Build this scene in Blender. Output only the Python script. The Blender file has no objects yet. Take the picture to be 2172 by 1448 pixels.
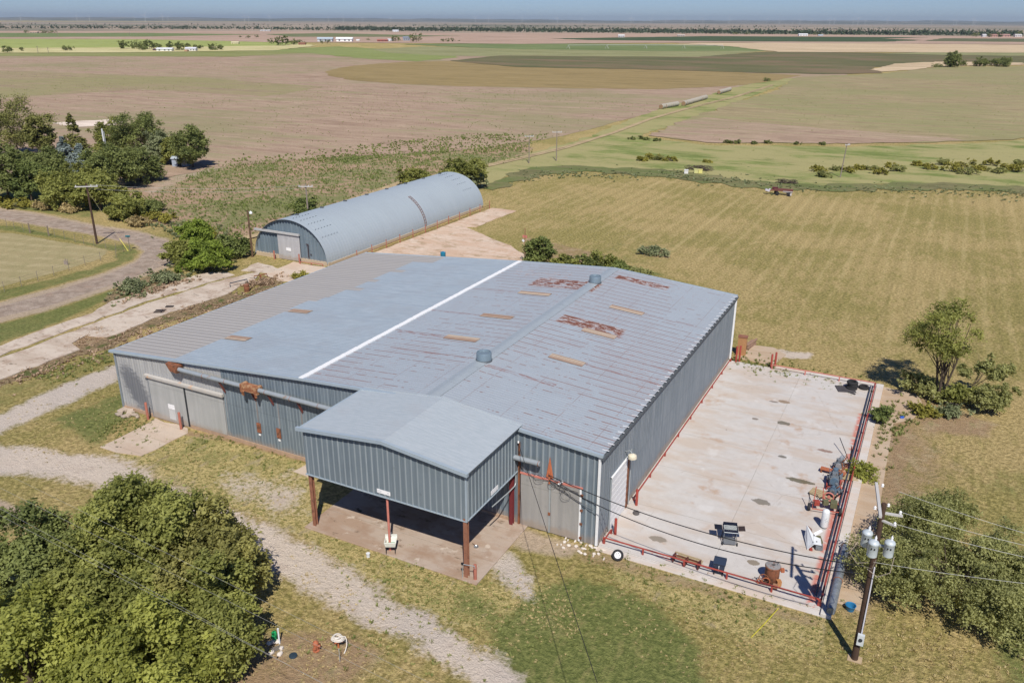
import bpy, math, random
import numpy as np
from mathutils import Vector, Matrix
from mathutils.geometry import tessellate_polygon
PI=math.pi; R=math.radians
scene=bpy.context.scene; COL=scene.collection
# ------------------------------------------------------------------ camera (solved from the building's lines)
CAMP=np.array([14.717,-40.539,30.0]); FPX=1755.8
_p,_y,_r=R(21.153),R(27.024),R(0.258)
_fh=np.array([-math.sin(_y),math.cos(_y),0]); _rt=np.array([math.cos(_y),math.sin(_y),0]); _up=np.array([0,0,1.])
CF=_fh*math.cos(_p)-_up*math.sin(_p); _u=_fh*math.sin(_p)+_up*math.cos(_p)
CR=_rt*math.cos(_r)+_u*math.sin(_r); CU=-_rt*math.sin(_r)+_u*math.cos(_r)
def G(x,y,z=0.0):
    "survey: a point of the photograph (2172 px wide) to its spot on the level z"
    d=CF+CR*(x-1086)/FPX-CU*(y-724)/FPX
    return CAMP+d*((z-CAMP[2])/d[2])
def hgt(bx,by,tx,ty):
    b=G(bx,by); d=CF+CR*(tx-1086)/FPX-CU*(ty-724)/FPX
    return CAMP[2]+d[2]*np.linalg.norm(b[:2]-CAMP[:2])/np.linalg.norm(d[:2])
def ppm(p): return FPX/np.dot(np.array(p,float)-CAMP,CF)
cam=bpy.data.cameras.new('camera'); co=bpy.data.objects.new('camera',cam); COL.objects.link(co)
m=Matrix.Identity(4)
for i in range(3):
    m[i][0]=CR[i]; m[i][1]=CU[i]; m[i][2]=-CF[i]; m[i][3]=CAMP[i]
co.matrix_world=m; cam.sensor_width=36; cam.lens=FPX/2172*36; cam.clip_start=.5; cam.clip_end=90000
scene.camera=co
# ------------------------------------------------------------------ light
SD=np.array([.535,-.845]); SD/=np.linalg.norm(SD); SEL=R(50.3)
tosun=Vector((SD[0]*math.cos(SEL),SD[1]*math.cos(SEL),math.sin(SEL)))
sl=bpy.data.lights.new('sun','SUN'); sl.energy=5.0; sl.angle=R(.53); sl.color=(1,.94,.84)
so=bpy.data.objects.new('sun',sl); COL.objects.link(so); so.rotation_euler=tosun.to_track_quat('Z','Y').to_euler(); so.location=(0,-30,80)
w=bpy.data.worlds.new('World'); scene.world=w; w.use_nodes=True
nt=w.node_tree; bg=nt.nodes['Background']; sk=nt.nodes.new('ShaderNodeTexSky'); sk.sky_type='NISHITA'; sk.sun_disc=False
sk.sun_elevation=SEL; sk.sun_rotation=math.atan2(SD[0],SD[1]); sk.altitude=1500; sk.air_density=1.0; sk.dust_density=.1; sk.ozone_density=4.0
tn=nt.nodes.new('ShaderNodeMix'); tn.data_type='RGBA'; tn.blend_type='MULTIPLY'; tn.inputs[0].default_value=1; tn.inputs[7].default_value=(.68,.83,1.18,1)
nt.links.new(sk.outputs[0],tn.inputs[6]); nt.links.new(tn.outputs[2],bg.inputs[0]); bg.inputs[1].default_value=.072
vs=scene.view_settings; vs.view_transform='Standard'; vs.look='None'; vs.gamma=1; vs.exposure=0.0; vs.use_curve_mapping=False
scene.render.engine='CYCLES'; scene.cycles.max_bounces=6; scene.cycles.volume_bounces=0
scene.cycles.use_adaptive_sampling=True; scene.cycles.use_denoising=True
# ------------------------------------------------------------------ node helper
class NT:
    def __init__(s,name):
        s.m=bpy.data.materials.new(name); s.m.use_nodes=True; s.t=s.m.node_tree; s.b=s.t.nodes['Principled BSDF']; s.b.inputs['Roughness'].default_value=.85
        s.b.inputs['Specular IOR Level'].default_value=.25
    def n(s,t,**k):
        o=s.t.nodes.new(t)
        for a,b in k.items(): setattr(o,a,b)
        return o
    def put(s,sock,v):
        if v is None: return
        if isinstance(v,bpy.types.NodeSocket): s.t.links.new(v,sock)
        else:
            if isinstance(v,(tuple,list)) and len(v)==3 and sock.type=='RGBA': v=(*v,1)
            sock.default_value=v
    def pos(s): return s.n('ShaderNodeNewGeometry').outputs['Position']
    def obj(s): return s.n('ShaderNodeTexCoord').outputs['Object']
    def map(s,v,sc=(1,1,1),rot=0,loc=(0,0,0)):
        o=s.n('ShaderNodeMapping'); s.put(o.inputs[0],v); o.inputs[1].default_value=loc; o.inputs[2].default_value=(0,0,rot); o.inputs[3].default_value=sc; return o.outputs[0]
    def noise(s,v,scale=1,det=3,rough=.55,dist=0,col=False):
        o=s.n('ShaderNodeTexNoise'); s.put(o.inputs['Vector'],v); o.inputs['Scale'].default_value=scale; o.inputs['Detail'].default_value=det; o.inputs['Roughness'].default_value=rough; o.inputs['Distortion'].default_value=dist
        return o.outputs[1 if col else 0]
    def math(s,op,a,b=None,c=None,clamp=False):
        o=s.n('ShaderNodeMath',operation=op,use_clamp=clamp); s.put(o.inputs[0],a); s.put(o.inputs[1],b)
        if c is not None: s.put(o.inputs[2],c)
        return o.outputs[0]
    def step(s,v,a,b,x=0,y=1):
        o=s.n('ShaderNodeMapRange'); o.interpolation_type='SMOOTHSTEP'; s.put(o.inputs[0],v); s.put(o.inputs[1],a); s.put(o.inputs[2],b); s.put(o.inputs[3],x); s.put(o.inputs[4],y); return o.outputs[0]
    def mix(s,f,a,b,mode='MIX'):
        o=s.n('ShaderNodeMix',data_type='RGBA',blend_type=mode); s.put(o.inputs[0],f); s.put(o.inputs[6],a); s.put(o.inputs[7],b); return o.outputs[2]
    def xyz(s,v):
        o=s.n('ShaderNodeSeparateXYZ'); s.put(o.inputs[0],v); return o.outputs
    def rgb(s,v):
        o=s.n('ShaderNodeSeparateColor'); s.put(o.inputs[0],v); return o.outputs
    def attr(s,name): return s.n('ShaderNodeAttribute',attribute_name=name).outputs['Color']
    def box(s,P,x0,x1,y0,y1,f=.3):
        a=s.math('MULTIPLY',s.step(P[0],x0-f,x0+f),s.step(P[0],x1+f,x1-f)); b=s.math('MULTIPLY',s.step(P[1],y0-f,y0+f),s.step(P[1],y1+f,y1-f)); return s.math('MULTIPLY',a,b)
    def bump(s,h,st=.3,d=.05):
        o=s.n('ShaderNodeBump'); o.inputs[0].default_value=st; o.inputs[1].default_value=d; s.put(o.inputs['Height'],h); s.t.links.new(o.outputs[0],s.b.inputs['Normal'])
    def col(s,c): s.put(s.b.inputs['Base Color'],c); return s
    def set(s,rough=None,metal=None,spec=None):
        if rough is not None: s.put(s.b.inputs['Roughness'],rough)
        if metal is not None: s.put(s.b.inputs['Metallic'],metal)
        if spec is not None: s.put(s.b.inputs['Specular IOR Level'],spec)
        return s
def mul(c,k): return tuple(x*k for x in c)
MATS={}
def plain(name,c,rough=.7,metal=0,var=.18,scale=6,dirt=None,dirtamt=.5):
    if name in MATS: return MATS[name]
    t=NT(name); p=t.obj(); n=t.noise(p,scale,4,.6)
    c0=t.mix(n,mul(c,1-var*1.4),mul(c,1+var*1.1))
    if dirt:
        d=t.step(t.noise(p,scale*.5,5,.7),.62-dirtamt*.25,.72-dirtamt*.15); c0=t.mix(d,c0,dirt)
    t.col(c0).set(rough,metal,.35); MATS[name]=t.m; return t.m
# ------------------------------------------------------------------ mesh builder
class MB:
    def __init__(s): s.v=[]; s.f=[]
    def add(s,vs,fs):
        o=len(s.v); s.v+= [tuple(map(float,q)) for q in vs]; s.f+=[tuple(o+i for i in f) for f in fs]; return s
    def box(s,x0,x1,y0,y1,z0,z1):
        return s.add([(x0,y0,z0),(x1,y0,z0),(x1,y1,z0),(x0,y1,z0),(x0,y0,z1),(x1,y0,z1),(x1,y1,z1),(x0,y1,z1)],[(0,3,2,1),(4,5,6,7),(0,1,5,4),(1,2,6,5),(2,3,7,6),(3,0,4,7)])
    def obox(s,c,size,rz=0,rx=0,ry=0):
        M=Matrix.Translation(c)@Matrix.Rotation(rz,4,'Z')@Matrix.Rotation(ry,4,'Y')@Matrix.Rotation(rx,4,'X'); a,b,h=[q/2 for q in size]
        vs=[M@Vector(q) for q in [(-a,-b,-h),(a,-b,-h),(a,b,-h),(-a,b,-h),(-a,-b,h),(a,-b,h),(a,b,h),(-a,b,h)]]
        return s.add(vs,[(0,3,2,1),(4,5,6,7),(0,1,5,4),(1,2,6,5),(2,3,7,6),(3,0,4,7)])
    def tube(s,pts,r,seg=8,cap=True):
        pts=[Vector(p) for p in pts]; n=len(pts); rr=r if isinstance(r,(list,tuple)) else [r]*n
        o=len(s.v); up=Vector((0,0,1)); last=None
        for i,p in enumerate(pts):
            d=(pts[min(i+1,n-1)]-pts[max(i-1,0)]).normalized()
            a=d.cross(up) if abs(d.z)<.95 else d.cross(Vector((1,0,0)))
            if last is not None: a=last-d*last.dot(d)
            a.normalize(); last=a; b=d.cross(a)
            for k in range(seg):
                t=2*PI*k/seg; s.v.append(tuple(p+(a*math.cos(t)+b*math.sin(t))*rr[i]))
        for i in range(n-1):
            for k in range(seg):
                k2=(k+1)%seg; s.f.append((o+i*seg+k,o+i*seg+k2,o+(i+1)*seg+k2,o+(i+1)*seg+k))
        if cap:
            s.f.append(tuple(o+k for k in range(seg))[::-1]); s.f.append(tuple(o+(n-1)*seg+k for k in range(seg)))
        return s
    def lathe(s,prof,c=(0,0,0),seg=20,axis='Z',M=None):
        o=len(s.v); T=M or Matrix.Translation(c)@({'Z':Matrix.Identity(4),'X':Matrix.Rotation(PI/2,4,'Y'),'Y':Matrix.Rotation(-PI/2,4,'X')}[axis])
        for r,z in prof:
            for k in range(seg):
                t=2*PI*k/seg; s.v.append(tuple(T@Vector((r*math.cos(t),r*math.sin(t),z))))
        for i in range(len(prof)-1):
            for k in range(seg):
                k2=(k+1)%seg; s.f.append((o+i*seg+k,o+i*seg+k2,o+(i+1)*seg+k2,o+(i+1)*seg+k))
        s.f.append(tuple(o+k for k in range(seg))[::-1]); s.f.append(tuple(o+(len(prof)-1)*seg+k for k in range(seg)))
        return s
    def torus(s,c,R0,r,axis='Z',seg=20,sg=8,M=None):
        o=len(s.v); T=M or Matrix.Translation(c)@({'Z':Matrix.Identity(4),'X':Matrix.Rotation(PI/2,4,'Y'),'Y':Matrix.Rotation(-PI/2,4,'X')}[axis])
        for i in range(seg):
            a=2*PI*i/seg
            for k in range(sg):
                b=2*PI*k/sg; q=R0+r*math.cos(b); s.v.append(tuple(T@Vector((q*math.cos(a),q*math.sin(a),r*math.sin(b)))))
        for i in range(seg):
            for k in range(sg):
                i2=(i+1)%seg;k2=(k+1)%sg; s.f.append((o+i*sg+k,o+i2*sg+k,o+i2*sg+k2,o+i*sg+k2))
        return s
    def prism(s,pts,z0,z1):
        n=len(pts); s_=len(s.v)
        s.v+=[(p[0],p[1],z0) for p in pts]+[(p[0],p[1],z1) for p in pts]
        s.f.append(tuple(s_+i for i in range(n))[::-1]); s.f.append(tuple(s_+n+i for i in range(n)))
        for i in range(n):
            j=(i+1)%n; s.f.append((s_+i,s_+j,s_+n+j,s_+n+i))
        return s
    def ball(s,c,r,seg=8,rings=5,jit=0,rng=random):
        r=r if isinstance(r,(tuple,list)) else (r,r,r); o=len(s.v)
        for i in range(rings+1):
            t=PI*i/rings
            for k in range(seg):
                a=2*PI*k/seg; j=1+rng.uniform(-jit,jit); s.v.append((c[0]+r[0]*math.sin(t)*math.cos(a)*j,c[1]+r[1]*math.sin(t)*math.sin(a)*j,c[2]+r[2]*math.cos(t)*j))
        for i in range(rings):
            for k in range(seg):
                k2=(k+1)%seg; s.f.append((o+i*seg+k,o+(i+1)*seg+k,o+(i+1)*seg+k2,o+i*seg+k2))
        return s
    def build(s,name,mat,parent=None,world=False,smooth=False,bevel=0,mat2=None,rib=.15):
        me=bpy.data.meshes.new(name); off=Vector((0,0,0))
        if world and parent is not None:
            p=parent
            while p is not None: off+=p.location; p=p.parent
        vs=[tuple(Vector(q)-off) for q in s.v] if world and parent is not None else s.v
        me.from_pydata(vs,[],s.f)
        if smooth:
            me.polygons.foreach_set('use_smooth',[True]*len(me.polygons))
            if hasattr(me,'set_sharp_from_angle'): me.set_sharp_from_angle(angle=R(40))
        me.materials.append(mat)
        if mat2:
            me.materials.append(mat2)
            for i,f in enumerate(s.f):
                a,b=s.v[f[0]],s.v[f[1]]
                if len(f)==4 and math.hypot(a[0]-b[0],a[1]-b[1])<rib*.62: me.polygons[i].material_index=1
        o=bpy.data.objects.new(name,me); COL.objects.link(o)
        if parent is not None: o.parent=parent
        if bevel:
            b=o.modifiers.new('bevel','BEVEL'); b.width=bevel; b.segments=2; b.limit_method='ANGLE'
        return o
def tag(o,label=None,cat=None,group=None,kind=None):
    if label: o['label']=label
    if cat: o['category']=cat
    if group: o['group']=group
    if kind: o['kind']=kind
    return o
def thing(name,label,cat,loc=(0,0,0),rz=0,group=None):
    o=bpy.data.objects.new(name,None); COL.objects.link(o); o.location=tuple(map(float,loc)); o.rotation_euler=(0,0,rz); o.empty_display_size=.2
    return tag(o,label,cat,group)
def kids(o): return [c for c in bpy.data.objects if c.parent==o]
def dup(root,loc=None,rz=None,label=None,scale=None,name=None):
    def cp(o,par):
        c=o.copy(); COL.objects.link(c)
        if par is not None: c.parent=par
        for ch in kids(o): cp(ch,c)
        return c
    r=cp(root,None)
    if loc is not None: r.location=tuple(map(float,loc))
    if rz is not None: r.rotation_euler=(0,0,rz)
    if label: r['label']=label
    if scale is not None: r.scale=scale if isinstance(scale,tuple) else (scale,)*3
    return r
def struct(o): o['kind']='structure'; return o
def npmesh(name,V,F,mat,parent=None,attrs=None,smooth=False):
    "V (n,3), F (m,k) numpy"
    me=bpy.data.meshes.new(name); k=F.shape[1]
    me.vertices.add(len(V)); me.vertices.foreach_set('co',V.astype(np.float32).ravel())
    me.loops.add(F.size); me.loops.foreach_set('vertex_index',F.astype(np.int32).ravel())
    me.polygons.add(len(F)); me.polygons.foreach_set('loop_start',np.arange(0,F.size,k,dtype=np.int32))
    try: me.polygons.foreach_set('loop_total',np.full(len(F),k,dtype=np.int32))
    except Exception: pass
    me.update(calc_edges=True)
    for an,arr in (attrs or {}).items():
        a=me.color_attributes.new(an,'FLOAT_COLOR','POINT'); a.data.foreach_set('color',arr.astype(np.float32).ravel())
    if smooth: me.polygons.foreach_set('use_smooth',[True]*len(F))
    me.materials.append(mat); o=bpy.data.objects.new(name,me); COL.objects.link(o)
    if parent is not None: o.parent=parent
    return o
# ------------------------------------------------------------------ ground sheet
def axis(a,b,step,lim0,lim1,gr=1.13):
    xs=list(np.arange(a,b+1e-6,step)); d=step; x=a; lo=[]
    while x>lim0: d*=gr; x-=d; lo.append(x)
    d=step; x=b; hi=[]
    while x<lim1: d*=gr; x+=d; hi.append(x)
    return np.array(lo[::-1]+xs+hi)
gx=axis(-104,44,.42,-32000,32000); gy=axis(-34,92,.42,-400,32000)
GX,GY=np.meshgrid(gx,gy); nx,ny=len(gx),len(gy)
GV=np.stack([GX.ravel(),GY.ravel(),np.zeros(nx*ny)],1)
idx=np.arange(nx*ny).reshape(ny,nx)
GF=np.stack([idx[:-1,:-1].ravel(),idx[:-1,1:].ravel(),idx[1:,1:].ravel(),idx[1:,:-1].ravel()],1)
LA={k:np.zeros((nx*ny,4)) for k in ('pa','pb','pc','pd')}
for k in LA: LA[k][:,3]=1
def sdist(P,poly):
    n=len(poly); d=np.full(len(P),1e9); ins=np.zeros(len(P),bool)
    for i in range(n):
        a=poly[i]; b=poly[(i+1)%n]; e=b-a; w_=P-a; t=np.clip((w_@e)/(e@e+1e-12),0,1)
        q=w_-t[:,None]*e; d=np.minimum(d,(q**2).sum(1))
        c=((a[1]>P[:,1])!=(b[1]>P[:,1]))&(P[:,0]<(b[0]-a[0])*(P[:,1]-a[1])/(b[1]-a[1]+1e-12)+a[0]); ins^=c
    d=np.sqrt(d); return np.where(ins,-d,d)
CH={'green':('pa',0),'dirt':('pa',1),'gravel':('pa',2),'sand':('pb',0),'straw':('pb',1),'weeds':('pb',2),'rows':('pc',0),'scrub':('pc',1),'rough':('pc',2),'road':('pd',0)}
def paint(ch,poly,feather=1.2,val=1.,world=False,erase=()):
    W=np.array([ (p if world else G(p[0],p[1]))[:2] for p in poly],float)
    lo=W.min(0)-feather; hi=W.max(0)+feather
    sel=np.where((GV[:,0]>lo[0])&(GV[:,0]<hi[0])&(GV[:,1]>lo[1])&(GV[:,1]<hi[1]))[0]
    if len(sel)==0: return
    d=sdist(GV[sel,:2],W); wgt=np.clip(.5-d/feather,0,1)
    l,c=CH[ch]; LA[l][sel,c]=np.maximum(LA[l][sel,c],wgt*val)
    for e in erase:
        l,c=CH[e]; LA[l][sel,c]*=(1-wgt)
# mown pasture rows on the right and behind
paint('rows',[(1150,395),(1450,378),(1750,412),(2000,402),(2400,430),(2600,900),(1900,760),(1560,600),(1480,560),(1200,470)],6,1)
paint('rows',[(1040,405),(1150,375),(1450,380),(1480,560),(1200,500),(1000,470)],6,.55)
# weedy strip beyond the huts
paint('weeds',[(280,380),(450,350),(700,330),(1000,318),(1120,300),(1130,325),(1000,370),(930,390),(840,405),(700,450),(620,475),(560,505),(500,505),(400,495),(260,450)],3,1)
paint('dirt',[(570,480),(700,432),(850,388),(860,396),(700,452),(590,492)],2,.8)
paint('sand',[(300,400),(400,350),(470,340),(520,345),(400,380),(320,420)],3,.6)
paint('green',[(-60,300),(100,350),(300,350),(440,352),(400,372),(280,405),(200,465),(-60,445)],4,.6)
# left side meadow inside the fence
paint('straw',[(-120,490),(30,495),(140,515),(230,530),(215,548),(110,580),(0,608),(-120,640)],1.5,1)
paint('green',[(-120,478),(40,478),(200,515),(290,520),(310,532),(290,560),(220,590),(100,625),(-120,690),(-120,650),(0,615),(120,588),(240,552),(235,535),(140,510),(0,488),(-120,500)],1.5,.62)
paint('green',[(-120,690),(0,668),(150,640),(260,600),(330,590),(200,650),(90,700),(0,728),(-120,760)],1.5,.7)
paint('scrub',[(215,640),(250,600),(350,570),(420,590),(450,580),(340,615),(240,650)],1.2,.9)
paint('scrub',[(520,625),(560,600),(600,590),(640,580),(520,640),(300,700),(240,740),(150,760),(90,790),(0,820),(-60,830),(0,795),(150,735),(330,672),(480,620)],1,.8)
paint('dirt',[(110,728),(185,690),(250,705),(200,730),(150,745)],1,.8)
paint('green',[(-60,840),(0,815),(150,765),(240,735),(250,770),(110,825),(0,870),(-60,890)],1,.42)
# roads and drives
paint('sand',[(-120,425),(80,450),(200,475),(300,490),(362,508),(385,530),(368,565),(250,610),(100,660),(-120,715),(-120,640),(0,640),(100,612),(220,578),(285,552),(300,535),(280,520),(200,500),(0,466),(-120,455)],1.3,.75,erase=('green','straw','scrub'))
paint('road',[(-120,430),(80,455),(200,480),(300,495),(350,510),(372,530),(355,560),(250,600),(100,650),(-120,700),(-120,670),(0,650),(100,622),(220,585),(290,556),(307,533),(285,515),(200,497),(0,463),(-120,452)],.9,1)
paint('gravel',[(-60,900),(0,880),(100,830),(245,772),(262,780),(262,800),(130,862),(0,918),(-60,935)],2.2,1,erase=('green',))
paint('gravel',[(-60,940),(60,948),(150,965),(215,962),(260,975),(300,990),(330,1030),(440,1062),(560,1110),(640,1150),(760,1222),(870,1290),(960,1338),(1060,1402),(1130,1460),(1180,1500),(1045,1500),(1000,1448),(872,1362),(712,1282),(552,1195),(480,1135),(330,1058),(120,1012),(-60,1002)],2.6,1)
paint('sand',[(180,970),(300,980),(440,1055),(640,1142),(870,1284),(1130,1450),(1060,1450),(860,1340),(700,1270),(480,1135),(250,1030),(60,1005),(60,960)],3,.75)
paint('gravel',[(1040,1190),(1080,1168),(1100,1185),(1130,1225),(1132,1275),(1095,1262),(1060,1230)],1.8,.9)
paint('gravel',[(470,985),(560,1000),(640,985),(668,1030),(668,1090),(640,1125),(540,1095),(440,1040)],2.5,.50)
paint('green',[(690,1228),(800,1268),(900,1322),(960,1372),(1010,1420),(990,1425),(930,1380),(860,1335),(760,1280)],1.2,.5); paint('green',[(0,900),(60,878),(130,838),(60,885)],.8,.4)
paint('sand',[(-30,1050),(20,1065),(70,1098),(10,1120),(-60,1120)],.8,1)
paint('sand',[(1040,1120),(1100,1115),(1250,1160),(1200,1185),(1090,1165)],.8,.75)
paint('dirt',[(1240,1160),(1290,1170),(1757,1315),(1745,1340),(1500,1270),(1300,1210),(1200,1190)],1,.55)
paint('green',[(1130,1250),(1200,1225),(1300,1238),(1400,1290),(1470,1350),(1500,1420),(1520,1540),(1120,1540),(1060,1400),(1040,1330)],2.2,.95)
paint('green',[(900,1270),(980,1240),(1100,1290),(1060,1360)],2,.6)
paint('green',[(2080,1330),(2300,1200),(2400,1500),(2120,1500)],2.5,.7)
paint('green',[(2050,1000),(2300,940),(2300,1080),(2100,1060)],3,.4)
paint('green',[(560,1180),(640,1240),(800,1330),(960,1448),(800,1448),(700,1330),(580,1250)],1.5,.3)
paint('dirt',[(520,1350),(650,1330),(760,1340),(820,1380),(760,1448),(600,1480),(420,1480)],1.5,.75)
paint('dirt',[(1760,1310),(1800,1130),(1850,1000),(1870,830),(1940,860),(1965,930),(1940,1060),(1890,1180),(1850,1300)],4,.85); paint('dirt',[(1850,900),(1960,850),(2060,1000),(2000,1100),(1850,1150)],5,.55)
paint('sand',[(1830,960),(1872,826),(1905,860),(1890,960),(1860,1000)],1,.7)
paint('dirt',[(1890,830),(1960,840),(2120,900),(2100,930),(1960,920)],1.5,.7)
paint('gravel',[(1600,745),(1640,738),(1730,748),(1720,762),(1640,758)],1,.7)
paint('dirt',[(1360,520),(1420,530),(1430,550),(1360,545)],1.5,.6)
paint('dirt',[(1110,500),(1290,540),(1330,565),(1200,560),(1100,545)],1.5,.6)
paint('green',[(1250,560),(1330,562),(1420,585),(1300,580)],1,.8)
paint('green',[(1180,525),(1350,500),(1500,520),(1400,600)],6,.35)
paint('green',[(100,890),(260,830),(310,880),(250,900),(215,950),(180,940)],1.5,.7)
paint('green',[(330,935),(420,915),(500,940),(640,975),(600,1000),(420,1000)],1.5,.4)
paint('rough',[(240,960),(340,925),(410,915),(660,985),(680,1120),(640,1140),(560,1100),(330,1020)],1,1)
paint('rough',[(640,1110),(760,1150),(1010,1245),(1130,1230),(1250,1250),(1180,1350),(960,1330),(760,1215),(600,1120)],1,.9)
paint('rough',[(1290,1175),(1757,1315),(1745,1400),(1500,1330),(1300,1230)],1,.9)
paint('dirt',[(340,905),(480,925),(655,972),(655,982),(480,936),(340,915)],.7,.9)
def ground_mat():
    t=NT('terrain'); P=t.pos(); X=t.xyz(P)
    A=t.rgb(t.attr('pa')); B=t.rgb(t.attr('pb')); C=t.rgb(t.attr('pc')); D_=t.rgb(t.attr('pd'))
    n1=t.noise(P,.05,4,.6); n2=t.noise(P,.55,4,.65); n3=t.noise(P,3.2,4,.75); n4=t.noise(P,11,3,.75)
    na=t.noise(t.map(P,(1,.35,1),R(20)),1.1,4,.7)
    ed=t.math('ADD',t.math('MULTIPLY',t.math('SUBTRACT',n2,.5),1.15),t.math('MULTIPLY',t.math('SUBTRACT',n3,.5),.9))
    def msk(a,k=.12,e=1.): 
        v=t.math('ADD',a,t.math('MULTIPLY',ed,t.math('MULTIPLY',t.math('MULTIPLY',t.step(a,0,.3),t.step(a,1.0,.75,.45,1)),.75*e))); return t.step(v,.5-k,.5+k)
    tan=t.mix(t.step(n3,.36,.66),(.30,.23,.095),(.62,.48,.225))
    ol=t.mix(t.step(n3,.38,.66),(.21,.185,.06),(.47,.39,.15))
    base=t.mix(t.step(t.math('ADD',t.math('MULTIPLY',n1,.6),t.math('MULTIPLY',na,.4)),.43,.57),tan,ol)
    # mown windrows running away from the barn
    wob=t.math('MULTIPLY',t.noise(t.map(P,(.04,.012,1)),1,2,.5),7.)
    ph=t.math('SINE',t.math('ADD',t.math('MULTIPLY',X[0],2.75),wob))
    row=t.math('MULTIPLY',t.step(t.math('ADD',ph,t.math('MULTIPLY',t.math('SUBTRACT',n3,.5),1.6)),.3,1.0),t.step(t.noise(t.map(P,(.5,.06,1)),1,4,.7),.38,.66))
    base=t.mix(t.math('MULTIPLY',t.math('MULTIPLY',row,C[0]),.38),base,(.62,.49,.25))
    row2=t.math('MULTIPLY',t.step(ph,-.4,-.95),C[0]); base=t.mix(t.math('MULTIPLY',row2,.12),base,(.17,.15,.06))
    # straw meadow
    st=t.step(t.math('SINE',t.math('ADD',t.math('MULTIPLY',t.math('ADD',X[1],t.math('MULTIPLY',X[0],-.25)),2.1),t.math('MULTIPLY',n1,9.))),-.2,.8)
    straw=t.mix(t.math('MULTIPLY',t.math('MULTIPLY',st,.6),t.step(na,.35,.65)),(.44,.37,.205),(.60,.51,.31)); straw=t.mix(t.math('MULTIPLY',t.step(n2,.45,.62),.5),straw,(.34,.31,.15)); straw=t.mix(t.step(n3,.55,.8),straw,(.30,.27,.12))
    base=t.mix(t.math('MULTIPLY',msk(B[1]),.9),base,straw)
    # scruffy tufted turf
    tuft=t.mix(t.step(t.math('ADD',t.math('MULTIPLY',n3,.6),t.math('MULTIPLY',n4,.4)),.42,.56),(.20,.19,.055),(.64,.52,.24)); tuft=t.mix(t.math('MULTIPLY',t.step(t.math('ADD',t.math('MULTIPLY',n2,.5),t.math('MULTIPLY',n3,.5)),.52,.6),.8),tuft,(.20,.225,.06)); tuft=t.mix(t.math('MULTIPLY',t.step(na,.55,.64),.6),tuft,(.46,.37,.27))
    base=t.mix(t.math('MULTIPLY',msk(C[2],.2),.8),base,tuft)
    grn=t.mix(t.step(n3,.3,.72),(.09,.125,.035),(.22,.255,.08)); grn=t.mix(t.math('MULTIPLY',t.step(na,.52,.64),.35),grn,(.40,.34,.15)); grn=t.mix(t.step(n4,.6,.8),grn,(.36,.32,.14))
    base=t.mix(t.math('MULTIPLY',msk(A[0],.2),.85),base,grn)
    # weeds on pink soil
    soil=t.mix(n3,(.36,.24,.155),(.52,.37,.26)); 
    wd=t.math('MULTIPLY',t.step(t.math('ADD',t.math('MULTIPLY',n1,.55),t.math('MULTIPLY',t.noise(P,.5,5,.75),.55)),.50,.60),.85); soil=t.mix(wd,soil,t.mix(n3,(.125,.155,.05),(.27,.30,.115)))
    base=t.mix(msk(B[2]),base,soil)
    scr=t.mix(t.step(n3,.35,.65),(.17,.12,.075),(.40,.30,.17)); scr=t.mix(t.step(n2,.5,.64),scr,(.12,.14,.045)); base=t.mix(msk(C[1]),base,scr)
    drt=t.mix(n3,(.27,.17,.10),(.48,.34,.215)); drt=t.mix(t.math('MULTIPLY',t.step(n2,.5,.66),.7),drt,(.50,.40,.24)); drt=t.mix(t.math('MULTIPLY',t.step(na,.55,.68),.6),drt,(.27,.25,.11)); drt=t.mix(t.step(n4,.58,.8),drt,(.52,.42,.3)); base=t.mix(t.math('MULTIPLY',msk(A[1],.25),.9),base,drt)
    snd=t.mix(n3,(.42,.32,.24),(.62,.50,.40)); base=t.mix(t.math('MULTIPLY',msk(B[0],.3),.85),base,snd)
    gp=t.math('ADD',t.math('MULTIPLY',n4,.7),t.math('MULTIPLY',n2,.3))
    grv=t.mix(t.step(gp,.3,.7),(.56,.47,.385),(.80,.69,.585)); grv=t.mix(t.math('MULTIPLY',t.step(na,.45,.62),.5),grv,(.64,.55,.46)); grv=t.mix(t.step(n2,.55,.75),grv,(.56,.46,.38)); grv=t.mix(t.math('MULTIPLY',t.step(t.noise(P,5,3,.8),.66,.74),.6),grv,(.30,.27,.15)); grv=t.mix(t.math('MULTIPLY',t.step(n1,.48,.58),.4),grv,(.54,.49,.45))
    base=t.mix(msk(A[2],.2,1.15),base,grv)
    rt_=t.noise(t.map(P,(.5,.5,1)),1.5,4,.7); rd=t.mix(t.step(rt_,.35,.65),(.33,.26,.205),(.50,.405,.33)); rd=t.mix(t.step(n2,.5,.7),rd,(.42,.31,.24)); base=t.mix(msk(D_[0],.2,.5),base,rd)
    t.col(base).set(.95,0,.1); t.bump(t.math('ADD',n3,t.math('MULTIPLY',n4,.6)),.95,.22); return t.m
ground=struct(npmesh('ground',GV,GF,ground_mat(),attrs=LA))
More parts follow.
